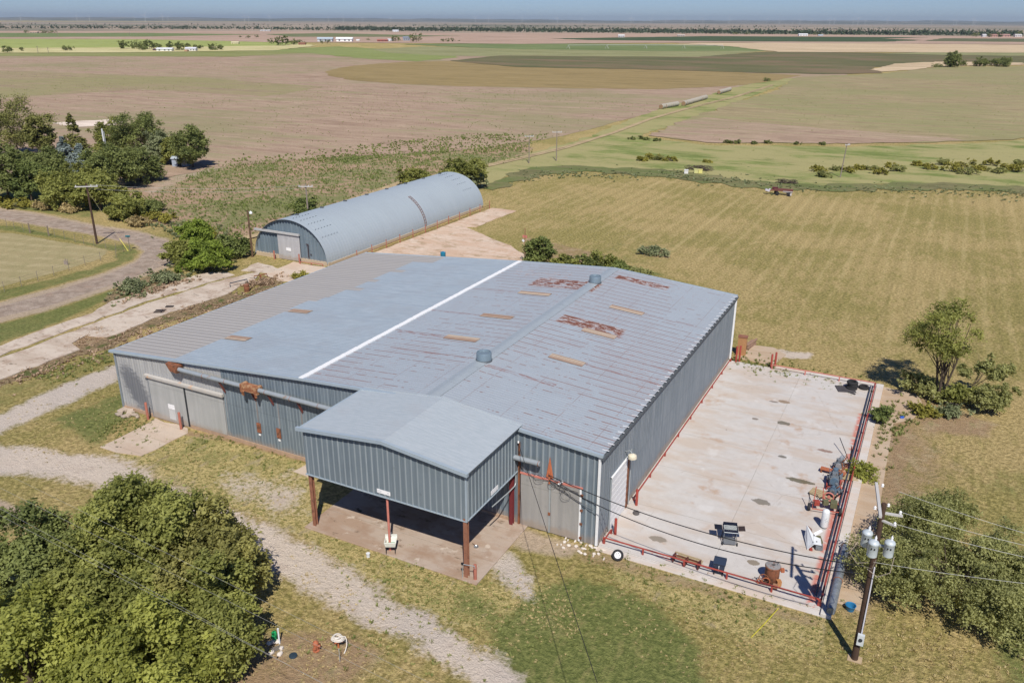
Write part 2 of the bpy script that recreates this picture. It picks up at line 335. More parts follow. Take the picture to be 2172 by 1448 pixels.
# ------------------------------------------------------------------ fields lying on the ground sheet
def rag(W,amp,step,seed):
    rng=np.random.RandomState(seed); out=[]
    for i in range(len(W)):
        a=W[i]; b=W[(i+1)%len(W)]; L=np.linalg.norm(b-a); n=max(1,min(60,int(L/step))); nr=np.array([-(b-a)[1],(b-a)[0]])/max(L,1e-6)
        for k in range(n):
            out.append(a+(b-a)*k/n+nr*(rng.randn()*amp if (k or True) else 0))
    return out
def sheet(name,W,z,mat,label=None):
    tri=tessellate_polygon([[Vector((p[0],p[1],0)) for p in W]])
    me=bpy.data.meshes.new(name); me.from_pydata([(float(p[0]),float(p[1]),z) for p in W],[],[tuple(t) for t in tri]); me.materials.append(mat)
    # faces up
    o=bpy.data.objects.new(name,me); COL.objects.link(o); struct(o)
    if label: o['label']=label
    return o
_fs=[0]
def field(name,px,z,mat,label=None,amp=None):
    W=[G(*p)[:2] for p in px]; _fs[0]+=1
    d=np.linalg.norm(np.mean(W,0)-CAMP[:2]); st=max(1.5,d/90); return sheet(name,rag(W,st*.16 if amp is None else amp,st,_fs[0]),z,mat,label)
def fmat(name,c1,c2,sx=.02,sy=.18,rot=0,fine=1.2,c3=None,th=.62,amt=.8,patch=.012):
    fine=fine*1.0
    t=NT(name); P=t.pos(); a=t.noise(t.map(P,(sx,sy,1),rot),1,8,.72); b=t.noise(P,fine,3,.7); m2=t.noise(t.map(P,(.35,1,1),rot),fine*.16,5,.75); m3=t.noise(t.map(P,(.05,.5,1),rot),1,7,.8); p=t.noise(P,patch,4,.6)
    f=t.step(t.math('ADD',t.math('MULTIPLY',a,.55),t.math('ADD',t.math('MULTIPLY',b,.25),t.math('MULTIPLY',p,.2))),.36,.64)
    c=t.mix(f,c1,c2); c=t.mix(t.math('MULTIPLY',t.step(m2,.52,.66),.55),c,mul(c1,.72)); c=t.mix(t.math('MULTIPLY',t.step(m3,.53,.68),.6),c,mul(c1,.66)); c=t.mix(t.math('MULTIPLY',t.step(m3,.47,.36),.5),c,mul(c2,1.2)); c=t.mix(t.math('MULTIPLY',t.step(m2,.46,.34),.45),c,mul(c2,1.12))
    if c3: c=t.mix(t.math('MULTIPLY',t.step(t.math('ADD',t.math('MULTIPLY',p,.5),t.math('MULTIPLY',a,.5)),th-.06,th+.05),amt),c,c3)
    c=t.mix(t.step(b,.62,.72),c,mul(c1,.6))
    t.col(c).set(.95,0,.08); t.bump(b,.5,.2); return t.m
PINK=fmat('pink_stubble',(.30,.21,.15),(.465,.35,.26),.012,.16,R(4),1.3,(.23,.225,.105),.53,.65)
TAN=fmat('tan_stubble',(.27,.215,.125),(.42,.345,.205),.012,.16,R(6),1.2,(.235,.24,.105),.50,.65)
GOLD=fmat('gold_crop',(.25,.19,.085),(.33,.25,.12),.01,.25,0,.5)
DARKG=fmat('dark_crop',(.115,.12,.055),(.17,.155,.08),.008,.05,0,.3,(.21,.15,.095),.54,.8)
OLIVE=fmat('olive_crop',(.22,.225,.10),(.31,.305,.16),.008,.05,0,.3)
GREENC=fmat('green_crop',(.13,.175,.065),(.20,.24,.10),.01,.05,0,.3)
YELG=fmat('yellow_green_crop',(.27,.31,.09),(.36,.40,.14),.01,.05,0,.3)
PALE=fmat('pale_straw',(.44,.40,.18),(.60,.54,.30),.01,.05,0,.3)
BARE=fmat('bare_pink_soil',(.36,.25,.185),(.48,.35,.27),.004,.02,0,.1)
SANDY=fmat('sandy_soil',(.46,.35,.22),(.62,.49,.33),.006,.05,0,.2)
LUSH=fmat('waterway_grass',(.15,.19,.055),(.28,.315,.11),.05,.12,R(10),.9,(.36,.32,.155),.47,.85,.03)
DIST=fmat('distant_plain',(.30,.235,.17),(.46,.37,.29),.0004,.002,0,.01,(.13,.14,.09),.52,.8,.0006)
field('distant_plain',[(-900,47.2),(-300,46.4),(1086,47.6),(2400,53.5),(3200,58),(3200,86),(2400,80),(1086,73),(-300,67),(-900,64)],.30,DIST,amp=0)
field('bare_field',[(-300,66),(500,66),(900,70),(1200,71),(1500,72),(2400,80),(2400,97),(1900,93),(1500,91),(1100,94),(860,92),(560,90),(300,84),(-300,82)],.36,BARE)
field('green_crop_field',[(-300,70),(100,71),(300,70.5),(560,74),(300,78.5),(-300,81)],.42,GREENC)
field('green_crop_field',[(560,73),(700,71),(860,75),(980,76.5),(860,79),(620,79)],.42,fmat('gg2',(.13,.16,.07),(.2,.2,.1),.01,.05))
field('dark_crop_field',[(1170,82.5),(1500,77.5),(1970,80),(1870,83),(1960,86),(1880,89.5),(1600,89),(1250,86)],.44,fmat('dg2',(.05,.085,.04),(.08,.11,.05),.01,.05))
field('dark_crop_field',[(2000,82),(2400,84),(2400,92),(1960,88)],.44,fmat('dg3',(.10,.12,.06),(.15,.15,.08),.01,.05))
field('yellow_green_field',[(-300,82),(180,81),(380,84),(560,90),(640,92),(600,97),(500,100),(300,103),(-300,105)],.30,YELG)
field('pale_straw_field',[(-300,104),(300,101.5),(600,97.5),(640,92),(670,98),(580,108),(280,112),(-300,115)],.34,PALE)
field('sandy_field',[(1430,92),(1700,91.5),(2400,98),(2400,113),(1900,112),(1650,111),(1560,100)],.34,SANDY)
field('stubble_field',[(-500,117),(300,117),(600,111),(700,112),(760,118),(960,116),(1700,120),(1800,160),(1640,178),(1450,218),(1395,236),(1340,250),(1200,288),(1000,318),(700,334),(450,356),(300,392),(100,400),(-500,420)],.05,PINK,amp=.6)
field('tan_field',[(-500,125),(0,150),(420,165),(690,185),(560,205),(300,190),(60,205),(-500,240)],.07,fmat('tan_left',(.27,.21,.135),(.40,.32,.20),.01,.16,R(8),1.4,(.24,.24,.10),.5,.6))
field('sandy_field',[(110,262),(150,258),(230,254),(270,258),(240,266),(160,270)],.09,fmat('white_sand',(.60,.50,.42),(.78,.67,.57),.05,.1),'patch of bare white sand behind the grove')
field('green_verge',[(-500,112),(280,112),(600,107),(660,112),(500,121),(250,120),(-500,119)],.11,fmat('verge',(.20,.22,.07),(.28,.28,.12),.01,.06))
field('green_crop_field',[(560,108),(640,102),(720,99),(800,104),(850,112),(960,117),(980,122),(880,131),(760,124),(660,114)],.13,fmat('gg4',(.20,.24,.07),(.27,.30,.12),.01,.05))
field('gold_crop_field',[(688,153),(715,145),(760,139),(860,131.5),(960,130),(1080,141),(1300,146),(1500,151),(1700,160),(1640,172),(1560,183),(1400,190),(1250,188),(1000,184),(850,179),(745,171),(700,162)],.10,GOLD,'gold half circle of crop')
field('olive_crop_field',[(782,105),(900,99),(1100,104),(1400,106),(1625,108),(1480,123),(1300,122),(1050,120),(950,119),(830,113)],.16,OLIVE)
field('green_crop_field',[(850,94),(1100,92.5),(1400,94),(1560,99),(1640,108.5),(1400,109),(1100,105),(930,98.5)],.20,GREENC)
field('dark_crop_field',[(955,130),(1060,118.5),(1300,120.5),(1480,121.5),(1625,110),(1850,113),(2010,117),(2400,124),(2400,140),(1990,131),(1900,138),(1850,146),(1872,156),(1750,158),(1600,155),(1400,149),(1100,143)],.24,DARKG)
field('olive_crop_field',[(1870,114),(2010,117.5),(2400,122),(2400,113),(2000,111)],.28,OLIVE)
field('stubble_field',[(1640,195),(1690,164),(1870,157),(2000,142),(2400,140),(2400,285),(2050,300),(1800,305),(1500,303),(1375,288),(1450,257),(1560,217)],.12,TAN,amp=.8)
field('bare_field',[(1375,288),(1450,257),(1500,250),(1700,270),(2000,292),(2050,300),(1800,305),(1500,303)],.14,PINK,amp=.8)
field('sandy_field',[(1845,149),(1900,136),(2000,131.5),(2172,134),(2172,139),(2000,141),(1950,148),(1870,153)],.26,SANDY)
field('grass_waterway',[(1710,165),(1655,182),(1560,218),(1440,262),(1350,290),(1500,308),(1800,312),(2050,305),(2400,284),(2400,405),(1900,388),(1760,396),(1600,388),(1420,366),(1250,354),(1090,366),(1025,396),(1010,372),(1040,345),(1110,330),(1250,290),(1340,252),(1400,232),(1550,188),(1640,168)],.06,LUSH,'green grassed strip running between the fields',amp=.5)
field('scrub_strip',[(1030,392),(1090,364),(1180,352),(1400,360),(1600,384),(1700,392),(2000,388),(2400,408),(2400,422),(2000,402),(1760,406),(1600,400),(1420,378),(1250,366),(1140,372),(1040,408)],.09,fmat('scrubby',(.13,.13,.06),(.26,.23,.12),.1,.3,0,1.5,(.12,.16,.05),.52,.8,.05),amp=.9)
TRK=fmat('track_soil',(.36,.27,.16),(.48,.38,.23),.2,.5,0,1.5,(.25,.26,.10),.6,.6,.2)
def ribbon(name,pts,wid,z,mat,label,px=True):
    W=[G(*p)[:2] if px else np.array(p,float) for p in pts]; L=[];Rr=[]
    fine=[]
    for i in range(len(W)-1):
        for k in range(6): fine.append(W[i]+(W[i+1]-W[i])*k/6)
    fine.append(W[-1]); rng=np.random.RandomState(5)
    for i,p in enumerate(fine):
        d=fine[min(i+1,len(fine)-1)]-fine[max(i-1,0)]; nn=np.array([-d[1],d[0]])/np.linalg.norm(d); a=wid*(1+rng.randn()*.12)/2
        L.append(p+nn*a); Rr.append(p-nn*a)
    return sheet(name,L+Rr[::-1],z,mat,label)
trk=[(480,512),(540,500),(640,466),(740,425),(845,389),(940,368),(1025,353),(1100,336),(1200,312),(1300,282),(1380,252),(1450,232),(1560,205),(1640,180)]
tw=[G(*p)[:2] for p in trk]
ribbon('dirt_track',trk,1.0,.16,TRK,'left rut of the two-rut farm track')
ribbon('dirt_track',[(p[0],p[1]+ (3.2 if p[1]>300 else 2.0)) for p in trk],1.0,.17,TRK,'right rut of the two-rut farm track')
# distant hills
def hills():
    rng=np.random.RandomState(3); V=[];F=[]
    for j,(D,h) in enumerate([(17000,55),(21000,85),(26000,120)]):
        n=260; a0,a1=R(70),R(166); ph=rng.uniform(0,6,8); o=len(V)
        for i in range(n):
            a=a0+(a1-a0)*i/(n-1); s_=sum(math.sin(a*f_+p_)/ (1+.3*k) for k,(f_,p_) in enumerate(zip([9,17,31,47,71,93,140,200],ph)))/3
            hh=h*(.62+.25*s_)
            for (dd,zz) in ((0,-1),(500,hh*.55),(1100,hh*.9),(1900,hh),(3500,hh*.3)): V.append((CAMP[0]+(D+dd)*math.cos(a),CAMP[1]+(D+dd)*math.sin(a),max(zz,-1)))
        for i in range(n-1):
            for k in range(4): F.append((o+i*5+k,o+(i+1)*5+k,o+(i+1)*5+k+1,o+i*5+k+1))
    mb=MB(); mb.v=V; mb.f=F
    return struct(mb.build('hills',fmat('hill_land',(.16,.16,.12),(.30,.26,.2),.0006,.0015,0,.004,(.06,.08,.04),.5,.8,.0007),smooth=True))
hills()
# ------------------------------------------------------------------ concrete
def conc(name,c,stain=(.50,.37,.26),joint=None,crack=True,pads=None,amt=.55):
    t=NT(name); P=t.pos(); X=t.xyz(P)
    n1=t.noise(P,.22,4,.6); n2=t.noise(P,1.6,5,.7); n3=t.noise(P,14,3,.7)
    b=t.mix(n2,mul(c,.86),mul(c,1.12))
    b=t.mix(t.math('MULTIPLY',t.step(t.noise(t.map(P,(.35,1,1)),.5,4,.65),.42,.62),amt),b,stain)
    b=t.mix(t.math('MULTIPLY',t.step(n1,.55,.7),.4),b,mul(c,1.13))
    b=t.mix(t.step(n3,.66,.76),b,mul(c,.6))
    sp=t.noise(P,.75,3,.45); b=t.mix(t.step(sp,.735,.755),b,(.12,.10,.07))
    if crack:
        v=t.n('ShaderNodeTexVoronoi',feature='DISTANCE_TO_EDGE'); t.put(v.inputs['Vector'],t.mix(.25,P,t.noise(P,.6,3,.6,col=True))); v.inputs['Scale'].default_value=.16
        b=t.mix(t.math('MULTIPLY',t.math('MULTIPLY',t.step(v.outputs[0],.006,.001),t.step(n2,.45,.6)),.4),b,(.28,.24,.2))
    if joint:
        for ax,(pitch,off) in enumerate(joint):
            if pitch:
                fr=t.math('FRACT',t.math('ADD',t.math('DIVIDE',X[ax],pitch),off)); k=.035/pitch
                b=t.mix(t.math('MULTIPLY',t.math('MULTIPLY',t.step(fr,k,k*.3),t.step(n2,.35,.5)),.75),b,(.17,.15,.11))
    if pads: b=pads(t,P,X,b)
    t.col(b).set(.9,0,.2); t.bump(t.math('ADD',n2,n3),.3,.03); return t.m
def pad_extra(t,P,X,b):
    rs=t.math('MULTIPLY',t.box(X,12.25,12.75,-1,27,.15),t.step(t.noise(P,1.2,3,.6),.40,.5)); b=t.mix(t.math('MULTIPLY',rs,.8),b,(.52,.14,.10))
    rs=t.math('MULTIPLY',t.box(X,2.6,7.2,.45,.9,.2),t.step(t.noise(P,2.5,3,.6),.55,.62)); b=t.mix(t.math('MULTIPLY',rs,.6),b,(.55,.17,.12))
    so=t.noise(P,.33,4,.7); b=t.mix(t.math('MULTIPLY',t.step(so,.56,.70),.8),b,(.43,.30,.215)); b=t.mix(t.math('MULTIPLY',t.step(t.noise(t.map(P,(1,.5,1)),1.3,5,.8),.60,.72),.45),b,(.34,.30,.27)); b=t.mix(t.math('MULTIPLY',t.step(t.noise(P,.5,3,.6),.40,.30),.5),b,(.62,.61,.60))
    for (x,y,a_,b_,c_) in ((9.75,13.6,.95,.28,(.10,.09,.05)),(8.9,2.6,.36,.25,(.20,.16,.11)),(7.1,22.3,.5,.35,(.13,.12,.09)),(3.1,2.3,.5,.3,(.22,.19,.15)),(6.4,26.4,.45,.3,(.24,.17,.11)),(7.9,9.6,.6,.35,(.17,.15,.12)),(10.7,19.,.5,.22,(.24,.15,.12)),(8.0,16.6,.3,.18,(.13,.12,.1)),(4.9,22.,.25,.2,(.2,.17,.14)),(9.4,.0,.0,.0,(1,1,1)),(5.6,26.,.35,.16,(.2,.17,.15))):
        if a_==0: continue
        dx=t.math('DIVIDE',t.math('SUBTRACT',X[0],x),a_); dy=t.math('DIVIDE',t.math('SUBTRACT',X[1],y),b_)
        r=t.math('ADD',t.math('ADD',t.math('MULTIPLY',dx,dx),t.math('MULTIPLY',dy,dy)),t.math('MULTIPLY',t.math('SUBTRACT',t.noise(P,2.6,5,.75),.5),3.4))
        b=t.mix(t.math('MULTIPLY',t.step(r,1.1,.85),.85),b,c_)
    return b
PADM=conc('pad_concrete',(.53,.505,.485),(.47,.37,.29),[(6.7,.0),(5.6,.0)],True,pad_extra,.55)
mb=MB(); mb.box(.02,13.05,.12,33.5,-.1,.12); struct(mb.build('concrete_pad',PADM))
KERBM=conc('kerb_concrete',(.58,.55,.52),(.55,.42,.32),[(0,0),(3,0)],False)
mb=MB(); mb.box(.02,13.05,-.45,.117,-.1,.06).box(13.055,13.62,-.45,33.9,-.1,.24).box(4.2,13.05,33.505,33.9,-.1,.2); struct(mb.build('kerb',KERBM,bevel=.02))
SANDC=conc('sandy_concrete',(.47,.37,.275),(.40,.28,.18),[(0,0),(2.8,0)],True,None,.6)
mb=MB(); mb.prism([(13.625,1.2),(15.1,1.0),(14.95,18),(14.9,26.5),(16.2,28),(17.1,30.5),(16.4,33.4),(13.625,33.9)],-.1,.035); struct(mb.build('concrete_strip',SANDC))
mb=MB(); mb.prism([(0.3,34.6),(4.0,34.2),(4.6,37.6),(3.2,39),(.5,38.6)],-.1,.06); struct(mb.build('concrete_slab',SANDC))
def slab_extra(t,P,X,b):
    b=t.mix(t.math('MULTIPLY',t.step(t.noise(P,.45,4,.7),.5,.62),.5),b,(.30,.20,.14)); b=t.mix(t.math('MULTIPLY',t.step(t.noise(t.map(P,(.5,1,1),R(35)),1.1,5,.8),.58,.66),.7),b,(.15,.11,.075)); b=t.mix(t.math('MULTIPLY',t.step(t.noise(P,.8,4,.7),.40,.30),.6),b,(.66,.58,.5)); return b
SHEDC=conc('shed_concrete',(.43,.35,.29),(.33,.22,.15),[(0,0),(3.4,.3)],True,slab_extra,.7)
mb=MB(); mb.box(-17.25,-4.75,-6.7,-.02,-.1,.08); struct(mb.build('concrete_slab',SHEDC,bevel=.02))
DOORC=conc('door_slab_concrete',(.52,.43,.35),(.44,.33,.25),[(0,0),(2.1,.3)],True,None,.6)
def pxslab(px,h,mat,name='concrete_slab',jit=.0,seed=1):
    W=[G(*p)[:2] for p in px]; W=rag(np.array(W),jit,1.2,seed) if jit else W
    a=0
    for i in range(len(W)): a+=W[i][0]*W[(i+1)%len(W)][1]-W[(i+1)%len(W)][0]*W[i][1]
    if a<0: W=W[::-1]
    mb=MB(); mb.prism([tuple(p) for p in W],-.1,h); return struct(mb.build(name,mat))
pxslab([(214,949),(313,898),(329,888),(400,909),(398,919),(297,969),(246,960)],.05,DOORC,jit=.06)
pxslab([(622,1000),(655,983),(672,990),(680,1010),(650,1012)],.04,DOORC,jit=.05,seed=2)
OLDC=conc('weathered_concrete',(.56,.48,.40),(.36,.27,.2),[(3.6,.1),(4.2,.2)],True,slab_extra,.45)
def strip(px,seed): return pxslab(px,.06+.006*seed,OLDC,'concrete_strip',.14,seed)
strip([(-80,767),(0,733),(90,700),(193,665),(240,640),(300,622),(354,604),(397,590),(442,579),(483,578),(499,584),(429,604),(295,646),(115,713),(0,756),(-80,786)],3)
strip([(-80,791),(0,761),(115,718),(295,651),(429,608),(500,588),(556,577),(536,597),(467,629),(322,677),(262,704),(225,716),(180,712),(158,728),(170,742),(83,776),(0,805),(-80,838)],4)
strip([(512,575),(548,558),(575,566),(600,573),(570,580),(530,577)],5)
APR=conc('apron_concrete',(.58,.48,.39),(.50,.36,.26),[(5,.1),(7,.2)],True,None,.5)
pxslab([(560,583),(622,556),(660,563),(705,570),(640,600),(590,596)],.06,APR,jit=.05,seed=6)
W=[(-52.9,43),(-52.4,83.5),(-47.6,83.2),(-48.0,70),(-49.5,69),(-38,62),(-30,55),(-20.5,51.5),(-19.2,46),(-23,36),(-42,35),(-50,40)]
mb=MB(); mb.prism([tuple(p) for p in rag(np.array(W[::-1],float),.10,1.5,7)][::-1] if 0 else [tuple(p) for p in rag(np.array(W,float),.08,1.5,7)][::-1],-.1,.07)
def yard_x(t,P,X,b):
    b=t.mix(t.math('MULTIPLY',t.step(t.noise(t.map(P,(.6,.9,1)),.45,6,.78),.52,.60),.7),b,(.36,.26,.16)); b=t.mix(t.math('MULTIPLY',t.step(t.noise(P,.28,4,.7),.44,.36),.55),b,(.66,.56,.47)); b=t.mix(t.math('MULTIPLY',t.step(t.noise(P,1.4,5,.8),.60,.66),.6),b,(.24,.22,.10)); b=t.mix(t.math('MULTIPLY',t.box(X,-27,-20,43,50,.8),t.step(t.noise(P,.8,4,.6),.4,.5)),b,(.60,.57,.57)); return b
struct(mb.build('yard_slab',conc('yard_concrete',(.60,.47,.37),(.50,.33,.22),[(4.5,.1),(6,.2)],True,yard_x,.6)))
# ------------------------------------------------------------------ warehouse
XR=[-41.9,-22.5,-12,0]; ZR=[5.15,6.7,7.38,6.4]
zr=lambda x: float(np.interp(x,XR,ZR))
D=33.8
wh=thing('warehouse','long low metal warehouse with patched blue grey roof and rusty panels','warehouse',(-20.95,0,0))
def wallmat(name,c,c2,streak=.3,extra=None,rough=.5):
    t=NT(name); P=t.pos(); X=t.xyz(P)
    s=t.noise(t.map(P,(3.2,3.2,.12)),1,4,.6); n=t.noise(P,.5,3,.6); f=t.noise(t.map(P,(9,9,.5)),1,3,.6)
    b=t.mix(t.step(s,.32,.68),c,c2); b=t.mix(t.math('MULTIPLY',t.step(n,.4,.7),.3),b,mul(c,.82)); b=t.mix(t.math('MULTIPLY',t.step(f,.6,.75),streak),b,(.62,.66,.68))
    sp=t.math('ADD',X[2],t.math('MULTIPLY',t.noise(P,1.3,4,.7),-1.1)); b=t.mix(t.math('MULTIPLY',t.step(sp,.25,-.25),.5),b,(.36,.27,.2)); ll=t.math('ABSOLUTE',t.math('SUBTRACT',X[2],3.05)); b=t.mix(t.math('MULTIPLY',t.step(ll,.03,.015),.35),b,mul(c,.5)); dn=t.noise(P,2.2,3,.6); b=t.mix(t.math('MULTIPLY',t.step(dn,.66,.72),.3),b,mul(c,.6))
    if extra: b=extra(t,P,X,b)
    t.col(b).set(rough,.15,.4); return t.m
def burn(t,P,X,b):
    dx=t.math('DIVIDE',t.math('SUBTRACT',X[0],t.math('ADD',-40.1,t.math('MULTIPLY',t.math('SUBTRACT',2.3,X[2]),.42))),1.35); dz=t.math('DIVIDE',t.math('SUBTRACT',X[2],2.2),2.1)
    r=t.math('ADD',t.math('ADD',t.math('MULTIPLY',dx,dx),t.math('MULTIPLY',dz,dz)),t.math('MULTIPLY',t.math('SUBTRACT',t.noise(t.map(P,(1,1,2.6)),1.7,4,.7),.5),2.2))
    b=t.mix(t.math('MULTIPLY',t.step(r,1.25,.35),.7),b,(.09,.10,.13))
    return b
def grime(t,P,X,b):
    for (x,w_) in ((-27.05,.10),(-25.0,.12),(-22.8,.08),(-30.1,.07)):
        d=t.math('ABSOLUTE',t.math('SUBTRACT',X[0],x)); k=t.math('MULTIPLY',t.step(d,w_,w_*.2),t.step(X[2],4.6,4.2)); b=t.mix(t.math('MULTIPLY',k,t.math('MULTIPLY',t.step(X[2],.2,3.4),.55)),b,(.34,.25,.2))
    return b
WPALE=wallmat('pale_galvanised',(.36,.365,.38),(.45,.455,.46),.3,burn); WDARK=wallmat('blue_grey_sheet',(.135,.175,.215),(.205,.25,.295),.28,grime)
WSIDE=wallmat('side_sheet',(.17,.205,.24),(.235,.265,.30),.2); WCAN=wallmat('shed_sheet',(.165,.205,.24),(.20,.245,.28),.12)
WRIB=wallmat('sunlit_rib',(.25,.295,.33),(.32,.365,.40),.2); WRIB2=wallmat('dim_sunlit_rib',(.185,.23,.27),(.26,.31,.35),.2)  # paler rib colours: sun glint on the wall ribs painted in
def ribwall(p0,p1,zb,zt,pitch,depth,rib,nrm,back=.05):
    "ribbed sheet from p0 to p1 (xy); zb,zt functions of t in metres; nrm outward"
    mb=MB(); p0=np.array(p0,float); p1=np.array(p1,float); L=np.linalg.norm(p1-p0); d=(p1-p0)/L; n=np.array(nrm,float); ts=[0.0]; off=[0.0]; x=pitch*.5
    while x+rib<L:
        ts+= [x-rib*.55,x-rib*.25,x+rib*.25,x+rib*.55]; off+=[0,depth,depth,0]; x+=pitch
    ts.append(L); off.append(0)
    for a,o in zip(ts,off):
        q=p0+d*a+n*o; mb.v.append((q[0],q[1],zb(a))); mb.v.append((q[0],q[1],zt(a)))
    for i in range(len(ts)-1): mb.f.append((2*i,2*i+2,2*i+3,2*i+1))
    o=len(mb.v); 
    for q,a in ((p0-n*back,0),(p1-n*back,L)): mb.v.append((q[0],q[1],zb(a))); mb.v.append((q[0],q[1],zt(a)))
    mb.f.append((o,o+1,o+3,o+2)); return mb
def segwall(x0,x1,y,zb,pitch,depth,rib,ny):
    # split at roofline breaks so the top follows it
    out=MB()
    br=[x0]+[b for b in XR if x0<b<x1]+[x1]
    for a,b in zip(br[:-1],br[1:]):
        m_=ribwall((a,y),(b,y),lambda t:zb,lambda t,a=a:zr(a+t)-.02,pitch,depth,rib,(0,ny)); out.add(m_.v,m_.f)
    return out
segwall(-41.9,-30.3,0,.28,.30,.035,.12,-1).build('wall',WPALE,wh,True)['label']='pale galvanised left end of the front wall'
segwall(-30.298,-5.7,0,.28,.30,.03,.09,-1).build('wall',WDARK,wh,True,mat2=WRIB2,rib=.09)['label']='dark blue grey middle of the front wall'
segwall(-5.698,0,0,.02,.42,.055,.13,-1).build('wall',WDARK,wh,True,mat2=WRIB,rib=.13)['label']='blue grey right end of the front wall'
ribwall((0,0),(0,D),lambda t:.12,lambda t:6.36,.32,.03,.10,(1,0)).build('wall',WSIDE,wh,True)['label']='long grey side wall above the pad'
ribwall((-41.9,D),(-41.9,0),lambda t:.25,lambda t:5.1,.32,.03,.10,(-1,0)).build('wall',WPALE,wh,True)
segwall(-41.9,0,D,.25,.32,.03,.10,1).build('wall',WDARK,wh,True)
FND=plain('stained_foundation',(.42,.29,.20),.9,0,.25,3)
mb=MB(); mb.box(-41.95,-5.7,-.07,.02,-.1,.30).box(-41.95,-41.85,.02,D,-.1,.27).box(-41.9,0,D-.02,D+.06,-.1,.26); mb.build('foundation',FND,wh,True)
def roofmat(kind):
    t=NT('roof_'+kind); P=t.pos(); X=t.xyz(P)
    n=t.noise(P,.3,3,.6); n2=t.noise(t.map(P,(.6,3,1)),1.2,4,.65); f=t.noise(P,9,3,.7)
    if kind=='beige':
        b=t.mix(n2,(.40,.38,.355),(.50,.475,.445)); fr=t.math('FRACT',t.math('DIVIDE',X[1],.61)); b=t.mix(t.math('MULTIPLY',t.step(t.math('ABSOLUTE',t.math('SUBTRACT',fr,.5)),.12,.22),.5),b,(.26,.245,.225))
    else:
        b=t.mix(t.step(n2,.3,.7),(.325,.385,.435),(.385,.445,.495)); b=t.mix(t.math('MULTIPLY',t.step(n,.45,.65),.5),b,(.33,.365,.40)); b=t.mix(.5 if kind=='rust' else 0.,b,(.37,.395,.43)); b=t.mix(t.math('MULTIPLY',t.step(f,.6,.75),.25),b,(.45,.52,.57))
        fr=t.math('FRACT',t.math('DIVIDE',X[1],.3048)); b=t.mix(t.math('MULTIPLY',t.step(t.math('ABSOLUTE',t.math('SUBTRACT',fr,.5)),.06,.0),.16),b,(.24,.28,.33))
        if kind=='rust':
            old=t.step(X[0],-22.6,-22.3)
            # rust along the sheet laps
            def lap(p,wd,th,red,seed,amt):
                nonlocal b
                u=t.math('DIVIDE',X[1],p); fr=t.math('FRACT',u); fl=t.math('FLOOR',u)
                cmb=t.n('ShaderNodeCombineXYZ'); t.put(cmb.inputs[0],t.math('MULTIPLY',X[0],.55)); t.put(cmb.inputs[1],t.math('MULTIPLY',fl,3.71+seed)); nn=t.noise(cmb.outputs[0],1,4,.75)
                big=t.noise(P,.09,2,.5); k=t.step(t.math('ADD',nn,t.math('MULTIPLY',t.math('SUBTRACT',big,.5),.9)),th,th+.05)
                b=t.mix(t.math('MULTIPLY',t.math('MULTIPLY',t.step(fr,wd,wd*.4),k),amt),b,red)
            lap(.914,.22,.45,(.24,.125,.10),0,.7); lap(.3048,.34,.52,(.29,.16,.13),5,.55)
            # purlin lines across
            for px_ in (3.05,):
                fr=t.math('FRACT',t.math('DIVIDE',t.math('ADD',X[0],1.0),px_)); b=t.mix(t.math('MULTIPLY',t.math('MULTIPLY',t.step(fr,.022,.008),t.step(t.noise(P,.5,4,.7),.40,.55)),.6),b,(.26,.19,.18))
            spk=t.noise(t.map(P,(1.2,5,1)),1.6,4,.75); b=t.mix(t.math('MULTIPLY',t.step(t.math('ADD',spk,t.math('MULTIPLY',t.noise(P,.12,2),.2)),.72,.77),.7),b,(.34,.18,.14))
            # heavy rust sheets
            for (x0,x1,y0,y1,th) in ((-17.6,-11.2,26.0,28.7,.47),(-10.9,-5.8,31.0,32.3,.47),(-10.9,-5.5,17.5,19.3,.46),(-21,-15,28.9,31,.6)):
                m1=t.box(X,x0,x1,y0,y1,.15); r=t.noise(t.map(P,(.8,1.9,1)),1.7,4,.65); b=t.mix(t.math('MULTIPLY',t.math('MULTIPLY',m1,t.step(r,th-.07,th)),.75),b,(.50,.40,.36)); b=t.mix(t.math('MULTIPLY',m1,t.step(r,th,th+.04)),b,t.mix(f,(.15,.06,.04),(.26,.115,.075)))
            # streaks downslope of the fibreglass strips
            for (x0,x1,y0,y1) in ((-5.7,0,11.0,11.25),(-5.6,0,23.55,23.72),(-8.3,-5.6,11.35,11.5),(-21.7,-17.4,10.55,11.05),(-22.3,-17.4,16.35,16.7),(-11.4,-6.,6.4,6.9),(-22.2,-17.5,23.4,23.6),(-11.6,0,13.9,14.0),(-20,-12.6,7.2,7.4),(-5.8,-5.3,17.0,18.4)):
                m1=t.box(X,x0,x1,y0,y1,.05); b=t.mix(t.math('MULTIPLY',t.math('MULTIPLY',m1,.7),t.step(t.noise(t.map(P,(.8,7,1)),1.6,4,.75),.46,.56)),b,(.25,.10,.075))
    t.col(b).set(.52,.1,.4); t.bump(n2,.06,.02); return t.m
def stripmat():
    t=NT('aged_fibreglass'); P=t.pos(); X=t.xyz(P); n=t.noise(t.map(P,(.5,4,1)),2,4,.6); fr=t.math('FRACT',t.math('DIVIDE',X[1],.225))
    b=t.mix(n,(.33,.27,.22),(.47,.39,.31)); b=t.mix(t.math('MULTIPLY',t.step(fr,.42,.36),.85),b,(.22,.12,.085)); t.col(b).set(.7,0,.2); return t.m
RBLUE=roofmat('blue'); RRUST=roofmat('rust'); RBEI=roofmat('beige'); FIB=stripmat()
